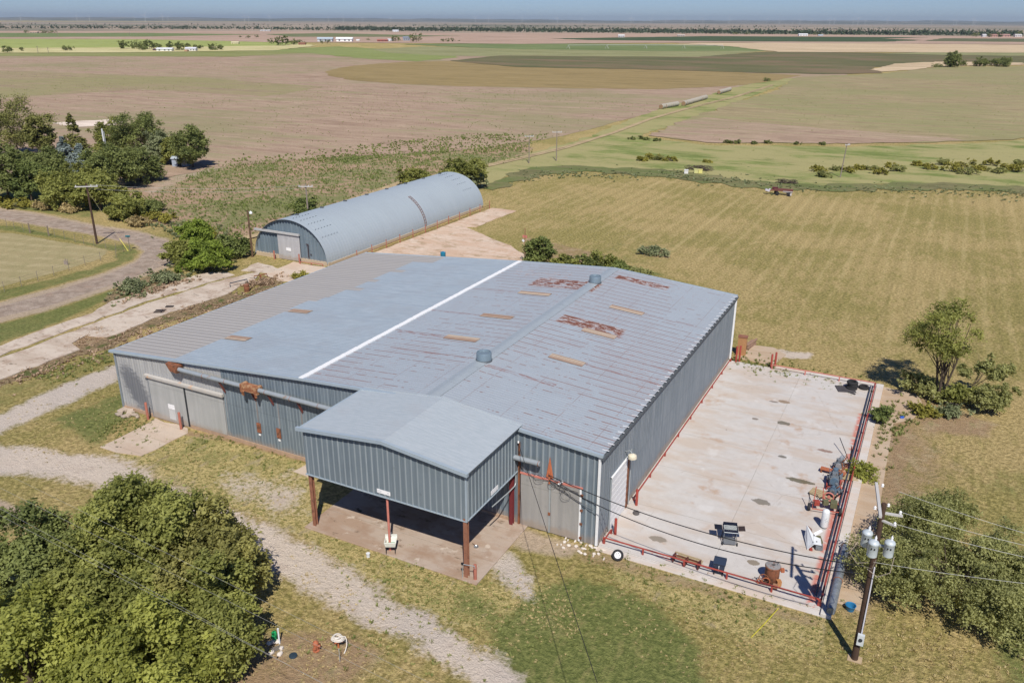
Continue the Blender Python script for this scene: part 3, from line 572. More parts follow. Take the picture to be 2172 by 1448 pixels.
def roofsheet(x0,x1,y0,y1,pitch=.3048,depth=.010,zo=0.,rib=.09,zf=None):
    zf=zf or zr
    mb=MB(); ys=[y0];of=[0.]
    k=math.ceil((y0+.01)/pitch)
    while k*pitch+rib*.6<y1:
        c=k*pitch; k+=1
        if c-rib*.6<=y0: continue
        ys+=[c-rib*.55,c-rib*.25,c+rib*.25,c+rib*.55]; of+=[0,depth,depth,0]
    ys.append(y1); of.append(0)
    xs=[x0]+[b for b in XR if x0<b<x1]+[x1] if zf is zr else zf.br(x0,x1)
    for y,o in zip(ys,of):
        for x in xs: mb.v.append((x,y,zf(x)+o+zo))
    n=len(xs)
    for i in range(len(ys)-1):
        for j in range(n-1): mb.f.append((i*n+j,i*n+j+1,(i+1)*n+j+1,(i+1)*n+j))
    return mb
Y0,Y1=-.22,D+.18
# beige part with its stepped edge
cut=[]; y=Y0; rng=random.Random(4)
edge=[(Y0,4.88,-35.1),(4.88,5.79,-32.7),(5.79,12.5,-35.2),(12.5,13.41,-32.7),(13.41,16.0,-35.4),(16.0,17.4,-34.5),(17.4,20.1,-34.2),(20.1,21.0,-32.6),(21.0,23.2,-33.9),(23.2,24.1,-33.0),(24.1,27.1,-34.0),(27.1,28.0,-32.5),(28.0,31.4,-34.0),(31.4,Y1,-31.5)]
b1=MB(); b2=MB()
for a,b,x in edge:
    q=roofsheet(-42.15,x,a,b); b1.add(q.v,q.f); q=roofsheet(x,-22.55,a,b); b2.add(q.v,q.f)
b1.build('roof',RBEI,wh,True)['label']='beige unpainted strip along the left eave'; b2.build('roof',RBLUE,wh,True)['label']='smooth blue grey painted roof half'
roofsheet(-22.19,.12,Y0,Y1).build('roof',RRUST,wh,True)['label']='weathered rust streaked roof half'
# tan fibreglass strips
for x0,x1,ya in ((-34.9,-32.6,5.0),(-34.9,-32.7,12.6),(-17.3,-14.4,10.4),(-17.3,-14.4,16.2),(-17.3,-14.2,23.2),(-8.4,-5.7,10.55),(-8.4,-5.6,16.8),(-8.5,-5.5,23.2)):
    roofsheet(x0,x1,ya,ya+.86,.19,.03,.035,.07).build('roof_strip',FIB,wh,True)
mb=MB(); rng=random.Random(2); y=Y0
while y<Y1:
    l=.30; j=rng.uniform(-.03,.03)
    mb.box(-22.57+j*.6,-22.17+j*.6,y,min(y+l-.02,Y1),zr(-22.3)-.05,zr(-22.3)+.07+rng.uniform(0,.02)); y+=l
WHT=plain('white_metal',(.78,.79,.80),.5,0,.08,3); mb.build('seam_cap',WHT,wh,True,bevel=.01)
RC=plain('ridge_metal',(.345,.39,.425),.5,.1,.1,2)
mb=MB()
for y in np.arange(Y0,Y1-.1,3.05):
    y1=min(y+3.04,Y1); o=len(mb.v)
    for yy in (y,y1):
        for x,zo in ((-12.5,.022),(-12.1,.05),(-11.9,.05),(-11.5,.022)): mb.v.append((x,yy,zr(x)+zo+.01))
    for k in range(3): mb.f.append((o+k,o+k+1,o+5+k,o+4+k))
mb.build('ridge_cap',RC,wh,True)
FAS=plain('trim_metal',(.36,.43,.49),.45,.1,.08,2); DK=plain('dark_gutter',(.10,.115,.13),.6,.1,.2,4)
def rake(y0,y1,xa,xb,zo0,zo1,zf=zr,brs=XR):
    mb=MB(); xs=[xa]+[b for b in brs if xa<b<xb]+[xb]
    for x in xs:
        for y,z in ((y0,zo0),(y1,zo0),(y1,zo1),(y0,zo1)): mb.v.append((x,y,zf(x)+z))
    for i in range(len(xs)-1):
        for k in range(4): mb.f.append((4*i+k,4*i+(k+1)%4,4*i+4+(k+1)%4,4*i+4+k))
    mb.f.append((0,1,2,3)); mb.f.append(tuple(4*(len(xs)-1)+k for k in (3,2,1,0))); return mb
rake(-.30,-.05,-42.2,.15,-.10,.075).build('eave_trim',FAS,wh,True)
rake(D+.05,D+.25,-42.2,.15,-.10,.06).build('eave_trim',FAS,wh,True)
mb=MB(); mb.box(-42.3,-42.1,-.25,D+.2,5.0,5.14); mb.build('eave_trim',FAS,wh,True)
mb=MB(); mb.box(.06,.24,-.28,D+.2,6.16,6.30); mb.build('gutter',DK,wh,True)
clip=MB().box(-.16,.26,-.025,.025,0,.03).build('gutter_bracket',WHT,wh)
clip.location=(20.95,.45,6.44)
for k in range(1,39):
    c=clip.copy(); COL.objects.link(c); c.location=(20.95+.0,.45+k*.865,6.44)
for (x,y,n) in ((-.08,-.07,'downspout'),(.09,D+.0,'downspout')):
    mb=MB(); mb.box(x-.08,x+.08,y-.07,y+.05,.1,6.25); mb.build(n,WHT,wh,True,bevel=.015)
mb=MB(); mb.box(-41.98,-41.82,-.1,.02,.05,5.0); mb.build('downspout',plain('grey_downspout',(.24,.27,.30),.5),wh,True)
GALV=plain('galvanised',(.42,.46,.48),.4,.3,.15,4)
VENTM=plain('vent_metal',(.22,.29,.34),.4,.3,.12,3)
for (x,y) in ((-11.95,7.35),(-11.95,28.7)):
    v=MB(); v.lathe([(.55,-.18),(.55,.42),(.52,.50),(.46,.50),(.44,.42),(.30,.40),(0.02,.48)],(x,y,7.5),24); o=v.build('roof_vent',VENTM,wh,True,True)
    MB().lathe([(.60,-.2),(.60,.02),(.58,.04),(.3,.04)],(x,y,7.42),24).build('vent_base',DK,o,True)
# sliding doors and their rail
DOORG=wallmat('door_sheet',(.37,.38,.385),(.43,.435,.44),.15)
TRIM=plain('weathered_rail',(.43,.41,.385),.7,0,.12,2,(.50,.33,.22),.2)
def fine(x0,x1,y,z0,z1,p=.075,d=.018): return ribwall((x0,y),(x1,y),lambda t:z0,lambda t:z1,p,d,p*.6,(0,-1))
d1=fine(-38.3,-34.45,-.10,.12,3.62).build('sliding_door',DOORG,wh,True); d2=fine(-34.3,-30.35,-.06,.32,3.62).build('sliding_door',DOORG,wh,True)
BLK=plain('dark_gap',(.03,.035,.04),.8)
MB().box(-34.47,-34.28,-.085,-.045,.12,3.6).build('door_edge',BLK,d1,True); MB().box(-38.38,-38.3,-.11,-.04,.12,3.62).build('door_edge',plain('edge_grey',(.2,.22,.25)),d1,True)
mb=MB(); mb.box(-38.55,-30.2,-.26,-.04,3.62,3.66).box(-38.55,-30.2,-.28,-.24,3.60,3.79); mb.add([(-38.55,-.28,3.79),(-30.2,-.28,3.79),(-30.2,-.04,3.86),(-38.55,-.04,3.86)],[(0,1,2,3)]); mb.box(-38.56,-38.52,-.27,-.04,3.6,3.82).box(-30.23,-30.19,-.27,-.04,3.6,3.82); mb.build('door_rail',TRIM,wh,True)
SIGN=plain('sign_white',(.86,.86,.88),.5,0,.03,2); INK=plain('faded_ink',(.30,.33,.38),.7); INK2=plain('pale_ink',(.62,.63,.67),.7)
def marks(par,mat,place,n,w_,h,seed,rows=1):
    "faded, unreadable strokes of lettering"
    r_=random.Random(seed)
    for row in range(rows):
        for i in range(n):
            if r_.random()<.12: continue
            u=(i+.5)/n; k=r_.choice('abc'); hh=h/rows*.62; vv=(row+.5)/rows*h
            cw=w_/n*.62; mb=MB()
            if k in 'ab': place(mb,u*w_-cw/2,vv-hh/2,cw*.3,hh)
            if k in 'bc': place(mb,u*w_-cw/2,vv+hh*.2,cw,hh*.25)
            if k in 'ac': place(mb,u*w_-cw/2,vv-hh/2,cw,hh*.22)
            mb.build('letter',mat,par,True)
sg=MB().box(-36.42,-35.72,-.135,-.122,1.28,1.68).build('sign',SIGN,d1,True)
marks(sg,INK2,lambda m_,a,b,c,d:m_.box(-36.40+a,-36.40+a+c,-.139,-.137,1.30+b,1.30+b+d),6,.66,.36,1,2)
MB().box(-36.42,-35.72,-.127,-.121,.35,1.25).build('door_patch',plain('pale_patch',(.52,.53,.53),.6,0,.08,1.5),d1,True)
# tall hinged doors on the right
RED=plain('red_paint',(.33,.06,.045),.5,0,.2,5); RUST=plain('rust',(.27,.105,.055),.9,0,.45,7,(.10,.05,.03),.6); SALM=plain('faded_red',(.55,.20,.16),.6,0,.2,4)
DG2=wallmat('hinged_door_sheet',(.34,.335,.33),(.40,.39,.38),.1)
for (a,b) in ((-5.25,-3.22),(-3.18,-1.18)):
    d_=fine(a,b,-.09,.08,3.74,.085,.018).build('hinged_door',DG2,wh,True)
    if a>-4: 
        for z in (.35,1.35,2.3,3.35): MB().box(b-.02,b+.14,-.16,-.09,z-.07,z+.07).build('hinge',RUST,d_,True)
        MB().box(b-.09,b+.03,-.125,-.085,.08,3.74).build('door_edge',WHT,d_,True)
    else: MB().box(b-.07,b+.03,-.13,-.085,.08,3.74).build('door_edge',GALV,d_,True); MB().box(b-.1,b+.05,-.17,-.13,1.35,1.55).build('latch',RUST,d_,True)
mb=MB(); mb.box(-5.3,-1.1,-.12,-.03,3.75,3.86); mb.build('door_lintel',SALM,wh,True)
mb=MB(); mb.box(-5.42,-5.30,-.16,-.04,.0,5.0).box(-5.44,-5.34,-.12,-.02,5.0,5.9); mb.build('door_post',RUST,wh,True)
mb=MB(); mb.add([(-3.55,-.06,4.0),(-3.05,-.06,4.0),(-3.3,-.06,5.4),(-3.5,-.14,4.0),(-3.1,-.14,4.0),(-3.3,-.10,5.4)],[(0,1,2),(3,5,4),(0,2,5,3),(1,4,5,2),(0,3,4,1)]); mb.box(-3.32,-3.22,-.2,-.06,3.6,4.4); mb.build('bracket',plain('orange_rust',(.48,.15,.07),.8,0,.3,6),wh,True)
# service entrance: insulators and loops
sv=MB(); rng=random.Random(8)
for (x,z,r_) in ((-3.9,3.95,.36),(-2.1,3.2,.34),(-3.0,3.75,.28),(-2.6,3.9,.24),(-2.3,3.6,.2)):
    sv.tube([(x+r_*math.cos(a),-.30-.05*math.sin(a*2),z+r_*math.sin(a)) for a in np.linspace(0,5.6,22)],.014,5)
sv.tube([(-5.3,-.2,4.4),(-4.2,-.2,3.7),(-3.3,-.2,3.85),(-2.4,-.2,3.6),(-1.3,-.2,3.55)],.016,5); sv.tube([(-3.2,-.2,3.6),(-2.2,-.22,3.35),(-1.5,-.2,3.0),(-.3,-.2,2.7)],.016,5)
svo=sv.build('service_cable',plain('grey_cable',(.10,.10,.11),.6),wh,True)
INSU=plain('white_ceramic',(.75,.76,.78),.3)
for (x,z) in ((-2.72,3.98),(-2.50,3.85),(-2.62,3.70),(-2.38,3.95),(-5.38,5.9)):
    MB().lathe([(.03,0),(.06,.03),(.045,.07),(.06,.1),(.03,.14)],(x,-.22,z),10).build('insulator',INSU,wh,True,True)
mb=MB(); mb.tube([(-5.6,-3.2,3.0),(-5.55,-1.2,2.9),(-5.55,-.35,2.9),(-5.55,-.2,3.05),(-5.55,-.2,3.9)],.04,8); mb.build('conduit',GALV,wh,True,True)
# louvres with labels, low on the dark wall
for x in (-27.0,-25.1):
    fr=MB().box(x-.2,x+.2,-.07,-.04,1.35,2.15)
    for k in range(7): fr.obox((x,-.085,1.42+k*.105),(.36,.02,.07),0,R(-30))
    fr.build('louvre',RUST,wh,True); MB().box(x-.1,x+.1,-.06,-.045,1.10,1.26).build('notice',SIGN,wh,True)
# roll-up door on the side
rd=MB()
for k in range(16): rd.box(.035,.075+.01*(k%2),1.75,4.62,.15+k*.232,.15+(k+1)*.232-.012)
rdo=rd.build('roll_up_door',plain('door_white',(.74,.74,.75),.5,0,.06,2),wh,True)
MB().box(.02,.10,1.68,1.76,.14,3.95).build('door_jamb',GALV,rdo,True); MB().box(.02,.12,4.64,4.95,.14,3.9).build('door_jamb',RUST,rdo,True); MB().box(.02,.14,1.68,4.95,3.87,3.97).build('door_head',WHT,rdo,True)
mb=MB(); mb.tube([(.12,5.15,.2),(.12,5.15,4.3)],.035,8); mb.build('pipe',GALV,wh,True)
mb=MB(); mb.tube([(.03,4.2,4.55),(.3,4.2,4.7),(.5,4.2,4.5)],.03,6); lb=mb.build('lamp_arm',GALV,wh,True); MB().lathe([(.10,.0),(.26,-.10),(.30,-.28),(.28,-.32),(.05,-.3)],(.5,4.2,4.5),16).build('lamp_shade',plain('cream_enamel',(.72,.66,.52),.4),lb,True,True)
# big overflow pipe carried along the front wall
dp=thing('duct_pipe','thick grey pipe on rusty brackets along the front wall with a rusty housing','pipe',(-24.6,-.5,5.2))
PIPE=plain('pipe_grey',(.29,.325,.36),.45,.1,.1,3,(.28,.2,.15),.1)
MB().tube([(-34.2,-.5,5.22),(-3.75,-.5,5.02)],.17,16).build('pipe',PIPE,dp,True,True)
for x in (-31.6,-29.4,-27.5,-25.5,-23.2,-20.7,-3.85): MB().torus((x,-.5,5.2-.2*(x+34.2)/30.4),.178,.02,'X',18,6).build('collar',RUST,dp,True,True)
mb=MB(); mb.add([(-35.3,-.7,5.55),(-34.1,-.74,5.5),(-34.1,-.74,4.95),(-34.9,-.7,4.98),(-35.4,-.05,5.55),(-34.1,-.1,5.5),(-34.1,-.1,4.95),(-35.0,-.05,4.98)],[(0,1,2,3)[::-1],(4,5,6,7),(0,4,5,1)[::-1],(1,5,6,2)[::-1],(2,6,7,3)[::-1],(3,7,4,0)[::-1]]); mb.build('hood',RUST,dp,True)
mb=MB(); mb.box(-27.55,-26.25,-.72,-.2,4.92,5.38).box(-27.68,-27.45,-.80,-.16,4.84,5.46).box(-26.35,-26.1,-.78,-.16,4.86,5.42).obox((-26.9,-.5,5.40),(1.0,.42,.08),R(4),0,.06).obox((-27.5,-.72,4.75),(.22,.06,.4),0,.2,.2).obox((-26.3,-.7,4.78),(.18,.06,.35),0,-.1,-.3); mb.build('housing',plain('flaky_rust',(.30,.12,.06),.9,0,.5,5,(.45,.28,.16),.7),dp,True)
for x in (-30.0,-27.0,-25.3,-22.6): MB().tube([(x-.06,-.5,5.0),(x,-.08,4.0)],.045,6).tube([(x+.12,-.5,5.0),(x+.05,-.08,4.1)],.03,6).build('bracket',plain('dark_rust',(.20,.06,.05),.9,0,.4,8),dp,True)
# ------------------------------------------------------------------ loading shed in front
cz=lambda x: float(np.interp(x,[-17.0,-10.9,-5.35],[7.0,7.62,6.98]))
cz.br=lambda a,b:[a,-10.9,b]
class _Z: 
    def __call__(s,x): return cz(x)
    def br(s,a,b): return [a,-10.9,b]
def shedroof():
    t=NT('shed_roof_sheet'); P=t.pos(); n=t.noise(P,.4,4,.6); n2=t.noise(t.map(P,(1,4,1)),1.5,4,.6); b=t.mix(t.step(n2,.3,.7),(.37,.42,.455),(.42,.465,.50)); b=t.mix(t.math('MULTIPLY',t.step(n,.5,.7),.4),b,(.39,.41,.43)); b=t.mix(t.math('MULTIPLY',t.step(t.noise(P,2.5,4,.8),.70,.76),.6),b,(.2,.22,.24)); t.col(b).set(.55,.05,.3); return t.m
SHR=shedroof()
sh=thing('loading_shed','blue grey metal loading shed on rusty posts in front of the warehouse','shed',(-11.1,-3.2,0))
roofsheet(-17.1,-5.3,-6.62,.06,.3048,.004,.03,.05,_Z()).build('roof',SHR,sh,True); rake(.04,.16,-17.15,-5.3,-.35,.06,cz,[-10.9]).build('flashing',SHR,sh,True)
# infill so the shed roof meets the warehouse roof
def gable(y,ny,x0,x1,zb):
    out=MB()
    for a,b in ((x0,-10.9),(-10.9,x1)):
        m_=ribwall((a,y),(b,y),lambda t:zb,lambda t,a=a:cz(a+t)+.02,.405,.045,.09,(0,ny)); out.add(m_.v,m_.f)
    return out
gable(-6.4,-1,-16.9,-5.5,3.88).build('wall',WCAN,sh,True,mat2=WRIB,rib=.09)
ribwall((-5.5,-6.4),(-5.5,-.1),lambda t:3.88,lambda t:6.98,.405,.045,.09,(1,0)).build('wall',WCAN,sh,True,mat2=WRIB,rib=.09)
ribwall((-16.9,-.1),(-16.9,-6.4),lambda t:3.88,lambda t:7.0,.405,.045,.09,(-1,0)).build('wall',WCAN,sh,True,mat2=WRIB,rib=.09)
rake(-6.72,-6.5,-17.2,-5.25,-.10,.12,cz,[-10.9]).build('fascia',FAS,sh,True)
mb=MB(); mb.box(-5.42,-5.28,-6.6,-.3,6.93,7.0); mb.build('gutter',DK,sh,True); mb=MB(); mb.box(-17.15,-17.02,-6.6,-.3,6.93,7.05); mb.build('gutter',FAS,sh,True)
mb=MB(); mb.box(-16.95,-5.45,-6.46,-6.30,3.82,3.88).box(-5.56,-5.44,-6.4,-.1,3.82,3.88); mb.build('bottom_trim',FAS,sh,True)
mb=MB(); mb.box(-5.53,-5.42,-6.48,-6.38,3.85,6.98); mb.build('corner_trim',WHT if False else FAS,sh,True)
def hbeam(x,y,z0,z1,s_=.2,t_=.03):
    mb=MB(); mb.box(x-s_/2,x+s_/2,y-s_/2,y-s_/2+t_,z0,z1).box(x-s_/2,x+s_/2,y+s_/2-t_,y+s_/2,z0,z1).box(x-t_/2,x+t_/2,y-s_/2+t_,y+s_/2-t_,z0,z1); return mb
BROWN=plain('brown_steel',(.30,.135,.085),.7,0,.3,6,(.16,.07,.05),.4)
for x,y in ((-5.6,-6.3),(-16.75,-6.2)): hbeam(x,y,.08,4.0,.24).build('post',BROWN,sh,True)
MB().tube([(-11.0,-6.25,.08),(-11.0,-6.25,3.95)],.075,10).build('post',SALM,sh,True,True)
hbeam(-5.75,-.35,.05,4.0,.24).build('post',plain('dark_red_steel',(.16,.025,.03),.7),sh,True)
s1=MB().box(-11.55,-10.6,-6.462,-6.45,4.08,4.34).build('sign',SIGN,sh,True); marks(s1,INK,lambda m_,a,b,c,d:m_.box(-11.52+a,-11.52+a+c,-6.466,-6.463,4.1+b,4.1+b+d),5,.5,.22,3)
mk=MB(); mk.box(-10.8,-10.72,-6.466,-6.463,4.13,4.28); mk.build('letter',INK2,s1,True)
s2=MB().box(-5.452,-5.44,-3.65,-2.75,4.02,4.32).build('sign',SIGN,sh,True); marks(s2,INK2,lambda m_,a,b,c,d:m_.box(-5.439,-5.436,-3.62+a,-3.62+a+c,4.05+b,4.05+b+d),7,.84,.22,5)
# meter on the left corner of the shed
mb=MB(); mb.tube([(-17.05,-5.9,1.6),(-17.05,-5.9,4.2)],.03,6); mt=thing('electric_meter','round electric meter in a grey box beside the left shed post','meter',(-17.2,-5.6,0))
MB().box(-17.35,-17.1,-5.75,-5.5,3.55,3.95).build('meter_box',GALV,mt,True); MB().lathe([(.11,0),(.11,.08),(.06,.12)],M=Matrix.Translation((-17.22,-5.76,4.12))@Matrix.Rotation(PI/2,4,'X')).build('dial',plain('glassy_white',(.7,.74,.78),.15),mt,True,True); MB().box(-17.32,-17.12,-5.74,-5.55,3.95,4.3).build('meter_back',GALV,mt,True)
# ------------------------------------------------------------------ quonset hut
qx0,qx1,qy0,qy1=-66.4,-54.1,41.3,82.7; qc=(qx0+qx1)/2; qa=(qx1-qx0)/2; qh=5.55
qz=lambda x,k=1.: qh*k*math.sqrt(max(0,1-((x-qc)/(qa*k))**2))
hut=thing('quonset_hut','long arched pale blue metal hut with ribbed shell behind the warehouse','hut',(qc,62,0))
def shellmat():
    t=NT('hut_shell'); P=t.pos(); n=t.noise(P,.25,4,.6); s=t.noise(t.map(P,(.2,2.2,.2)),1,3,.6)
    b=t.mix(s,(.345,.405,.445),(.415,.47,.51)); b=t.mix(t.math('MULTIPLY',t.step(n,.45,.65),.5),b,(.36,.41,.45)); t.col(b).set(.5,.1,.4); return t.m
SHELL=shellmat()
V=[];F=[];ns=40; ys=[];ro=[]
y=qy0
while y<qy1: ys+=[y,y+.36,y+.42,y+.54]; ro+=[0,0,.012,.012]; y+=.60
ys.append(qy1); ro.append(0)
for y,o in zip(ys,ro):
    for k in range(ns+1):
        a=PI*k/ns; V.append((qc+(qa+o)*math.cos(a),y,.35+(qh-.35+o)*math.sin(a)))
n_=ns+1
for i in range(len(ys)-1):
    for k in range(ns): F.append((i*n_+k,i*n_+k+1,(i+1)*n_+k+1,(i+1)*n_+k))
mb=MB(); mb.v=V; mb.f=F; mb.build('shell',SHELL,hut,True)
WH=wallmat('hut_end_sheet',(.15,.20,.245),(.20,.255,.30),.15)
def hutwall(y,ny,xa,xb):
    mb=MB(); xs=[];of=[]; x=xa
    while x<xb-.01:
        for dx,o in ((0,0),(.18,0),(.26,.12),(.42,.12),(.5,0)):
            if x+dx<xb: xs.append(x+dx); of.append(o)
        x+=.5
    xs.append(xb); of.append(0)
    for x,o in zip(xs,of):
        u=(x-qc)/qa; z=.35+(qh-.35)*math.sqrt(max(0,1-u*u))-.03; mb.v.append((x,y+ny*o,.45)); mb.v.append((x,y+ny*o,max(z,.46)))
    for i in range(len(xs)-1): mb.f.append((2*i,2*i+2,2*i+3,2*i+1))
    return mb
hutwall(qy0+.45,-1,qx0+.02,qx1-.02).build('end_wall',WH,hut,True); hutwall(qy1-.1,1,qx0+.02,qx1-.02).build('end_wall',WH,hut,True)
MB().box(qx0-.1,qx1+.1,qy0+.2,qy0+.62,-.1,.5).box(qx0-.12,qx0+.1,qy0+.62,qy1,-.1,.42).box(qx1-.1,qx1+.12,qy0+.62,qy1,-.1,.42).build('foundation',plain('hut_base',(.50,.40,.29),.9,0,.2,3),hut,True)
hd=ribwall((-62.35,qy0+.16),(-58.6,qy0+.16),lambda t:.08,lambda t:3.55,.12,.025,.08,(0,-1)).build('sliding_door',wallmat('hut_door',(.42,.42,.44),(.48,.48,.50),.1),hut,True)
hs=MB().box(-60.95,-60.15,qy0+.10,qy0+.125,1.30,1.72).build('sign',SIGN,hd,True)
mb=MB(); mb.box(-66.2,-58.5,qy0-.05,qy0+.22,3.55,3.80); mb.build('door_rail',plain('rail_grey',(.46,.46,.46),.6),hut,True)
mb=MB(); mb.box(-57.6,-57.2,qy0+.18,qy0+.28,2.5,2.6).box(-57.35,-57.25,qy0+.18,qy0+.28,.8,2.5).box(-57.0,-56.8,qy0+.2,qy0+.3,1.2,1.3); mb.build('hardware',plain('dark_iron',(.07,.05,.06),.7),hut,True)
# small vents and lap marks on the shell
for k in range(8): 
    y=qy0+3+k*5.2; MB().obox((qc-.9,y,qh+.10-.06),(.5,.28,.16),R(12)).build('roof_hatch',DK,hut,True)
mk=MB()
for j,a in enumerate((38,52,64,76,88)):
    for (ya,yb) in ((qy0+1.0,qy0+4.2),(qy1-4,qy1-1.4)):
        y=ya
        while y<yb:
            aa=R(a); mk=MB().obox((qc+(qa+.055)*math.cos(aa),y,.35+(qh-.35+.055)*math.sin(aa)),(.03,.20,.07),0,0,PI/2-aa); mk.build('lap_mark',plain('dark_lap',(.12,.15,.18)),hut,True); y+=.6
ld=MB(); yl=64.9
for s_ in (-.22,.22):
    ld.tube([(qc+(qa+.12)*math.cos(a),yl+s_,.35+(qh-.35+.12)*math.sin(a)) for a in np.linspace(R(3),R(58),14)],.028,6)
for a in np.linspace(R(4),R(57),13): ld.tube([(qc+(qa+.12)*math.cos(a),yl-.22,.35+(qh-.35+.12)*math.sin(a)),(qc+(qa+.12)*math.cos(a),yl+.22,.35+(qh-.35+.12)*math.sin(a))],.025,5)
tag(ld.build('ladder',RUST),'rusty ladder lying against the curved side of the hut','ladder')
# ------------------------------------------------------------------ fences, rails, bollards
def rail_fence(name,label,pts,h,r,mat,step,z=.12,group=None):
    c=np.mean(np.array(pts,float),0); o=thing(name,label,'fence',(c[0],c[1],0),0,group)
    MB().tube([(p[0],p[1],z+h) for p in pts],r,8).build('rail',mat,o,True,True)
    for a,b in zip(pts[:-1],pts[1:]):
        L=math.dist(a,b); n=max(1,int(L/step))
        for k in range(n+1):
            x=a[0]+(b[0]-a[0])*k/n; y=a[1]+(b[1]-a[1])*k/n; MB().box(x-.05,x+.05,y-.05,y+.05,z-.05,z+h).build('post',mat,o,True)
    return o
rail_fence('pipe_rail','low red pipe rail along the near edge of the concrete pad',[(.25,.32),(12.85,.32)],.42,.05,RED,2.5)
rail_fence('pipe_rail','low red pipe rail along the outer edge of the concrete pad',[(12.95,.32),(12.95,33.1)],.42,.06,RED,3.0)
rail_fence('pipe_rail','low red pipe rail along the far edge of the concrete pad',[(4.1,33.15),(12.9,33.15)],.42,.05,plain('pink_paint',(.52,.19,.16),.5,0,.2,4),2.9)
rail_fence('pipe_rail','low red guard rail along the foot of the side wall',[(.30,5.8),(.30,33.2)],.30,.05,RED,3.4)
rail_fence('pipe_rail','short red rail between the corner and the white roll-up door',[(.30,.32),(.30,1.5)],.30,.05,RED,1.1)
pl=MB().tube([(12.62,.7,.30),(12.62,33.0,.30)],.05,8)
for k in range(9): pl.box(12.57,12.67,1.5+k*3.9,1.6+k*3.9,.12,.3)
tag(pl.build('pipe_line',plain('slate_pipe',(.06,.075,.11),.5),smooth=True),'long slate blue pipe lying beside the red rail','pipe')
def bollard(x,y,h,label,mat=RED,r=.09,z=0.):
    o=MB().lathe([(r,0),(r,h-.03),(r*.8,h),(.01,h)],(0,0,0),14).build('bollard',mat,None,smooth=True); o.location=(x,y,z); return tag(o,label,'bollard')
bollard(.55,1.55,1.15,'red bollard left of the white roll-up door',z=.12); bollard(.62,5.35,1.2,'red bollard right of the white roll-up door',z=.12)
bollard(.75,33.3,1.6,'inner one of the two red bollards at the far wall corner',z=.1); bollard(1.0,33.6,1.6,'outer one of the two red bollards at the far wall corner',z=.1)
bollard(3.95,33.5,1.35,'left one of the two red bollards at the far pad opening',z=.1); bollard(4.25,33.75,1.5,'right one of the two red bollards at the far pad opening',z=.1)
BR=plain('rusty_red_pipe',(.38,.14,.10),.8,0,.3,6)
bollard(-38.5,-.55,1.5,'rusty bollard left of the pale sliding door',BR,.10); bollard(-34.75,-.6,1.5,'rusty bollard at the meeting edge of the sliding doors',BR,.10)
bollard(-62.7,40.9,1.2,'rusty bollard left of the hut door',BR,.1); bollard(-58.3,40.8,1.3,'rusty bollard right of the hut door',BR,.1)
bollard(-5.05,-6.3,1.0,'short rusty pipe stub beside the right front shed post',BR,.10,.08); bollard(-17.0,-6.0,1.25,'short rusty pipe beside the left front shed post',BR,.09,.08)
hf=thing('post_fence','row of red posts with a low rail along the side of the arched hut','fence',(-52.6,64,0))
for k in range(12):
    y=45.8+k*3.38; MB().tube([(-52.7,y,0),(-52.7,y,1.35)],.06,6).build('post',BR,hf,True)
MB().tube([(-52.75,45.8,.55),(-52.75,83,.55)],.035,6).tube([(-52.75,45.8,.25),(-52.75,83,.25)],.03,6).build('rail',RUST,hf,True)
rail_fence('pipe_rail','rusty low rail in front of the hut end wall',[(-58.0,40.6),(-54.6,41.0)],.35,.05,BR,1.6,0)
# farm fence round the left meadow
FW=plain('fence_steel',(.20,.18,.15),.8); FWOOD=plain('fence_wood',(.22,.18,.14),.9)
ff=thing('wire_fence','thin wire fence on steel posts round the left meadow','fence',(*G(120,560)[:2],0))
fp=[(-60,476),(15,481),(31,486),(50,491),(64,494),(104,500),(117,503),(138,508),(160,514),(178,518),(200,523),(225,528),(247,533),(262,534),(247,546),(214,554),(181,563),(147,574),(115,585),(81,596),(46,608),(10,619),(-60,645)]
fw=[G(*p) for p in fp]
for i,p in enumerate(fw):
    big=i in (4,5); MB().tube([(p[0],p[1],0),(p[0],p[1],1.5 if big else 1.3)],.11 if big else .03,5).build('post',FWOOD if big else FW,ff,True)
mb=MB()
for h in (.35,.75,1.15): mb.tube([(p[0],p[1],h) for p in fw],.008,3,False)
mb.build('wire',FW,ff,True)
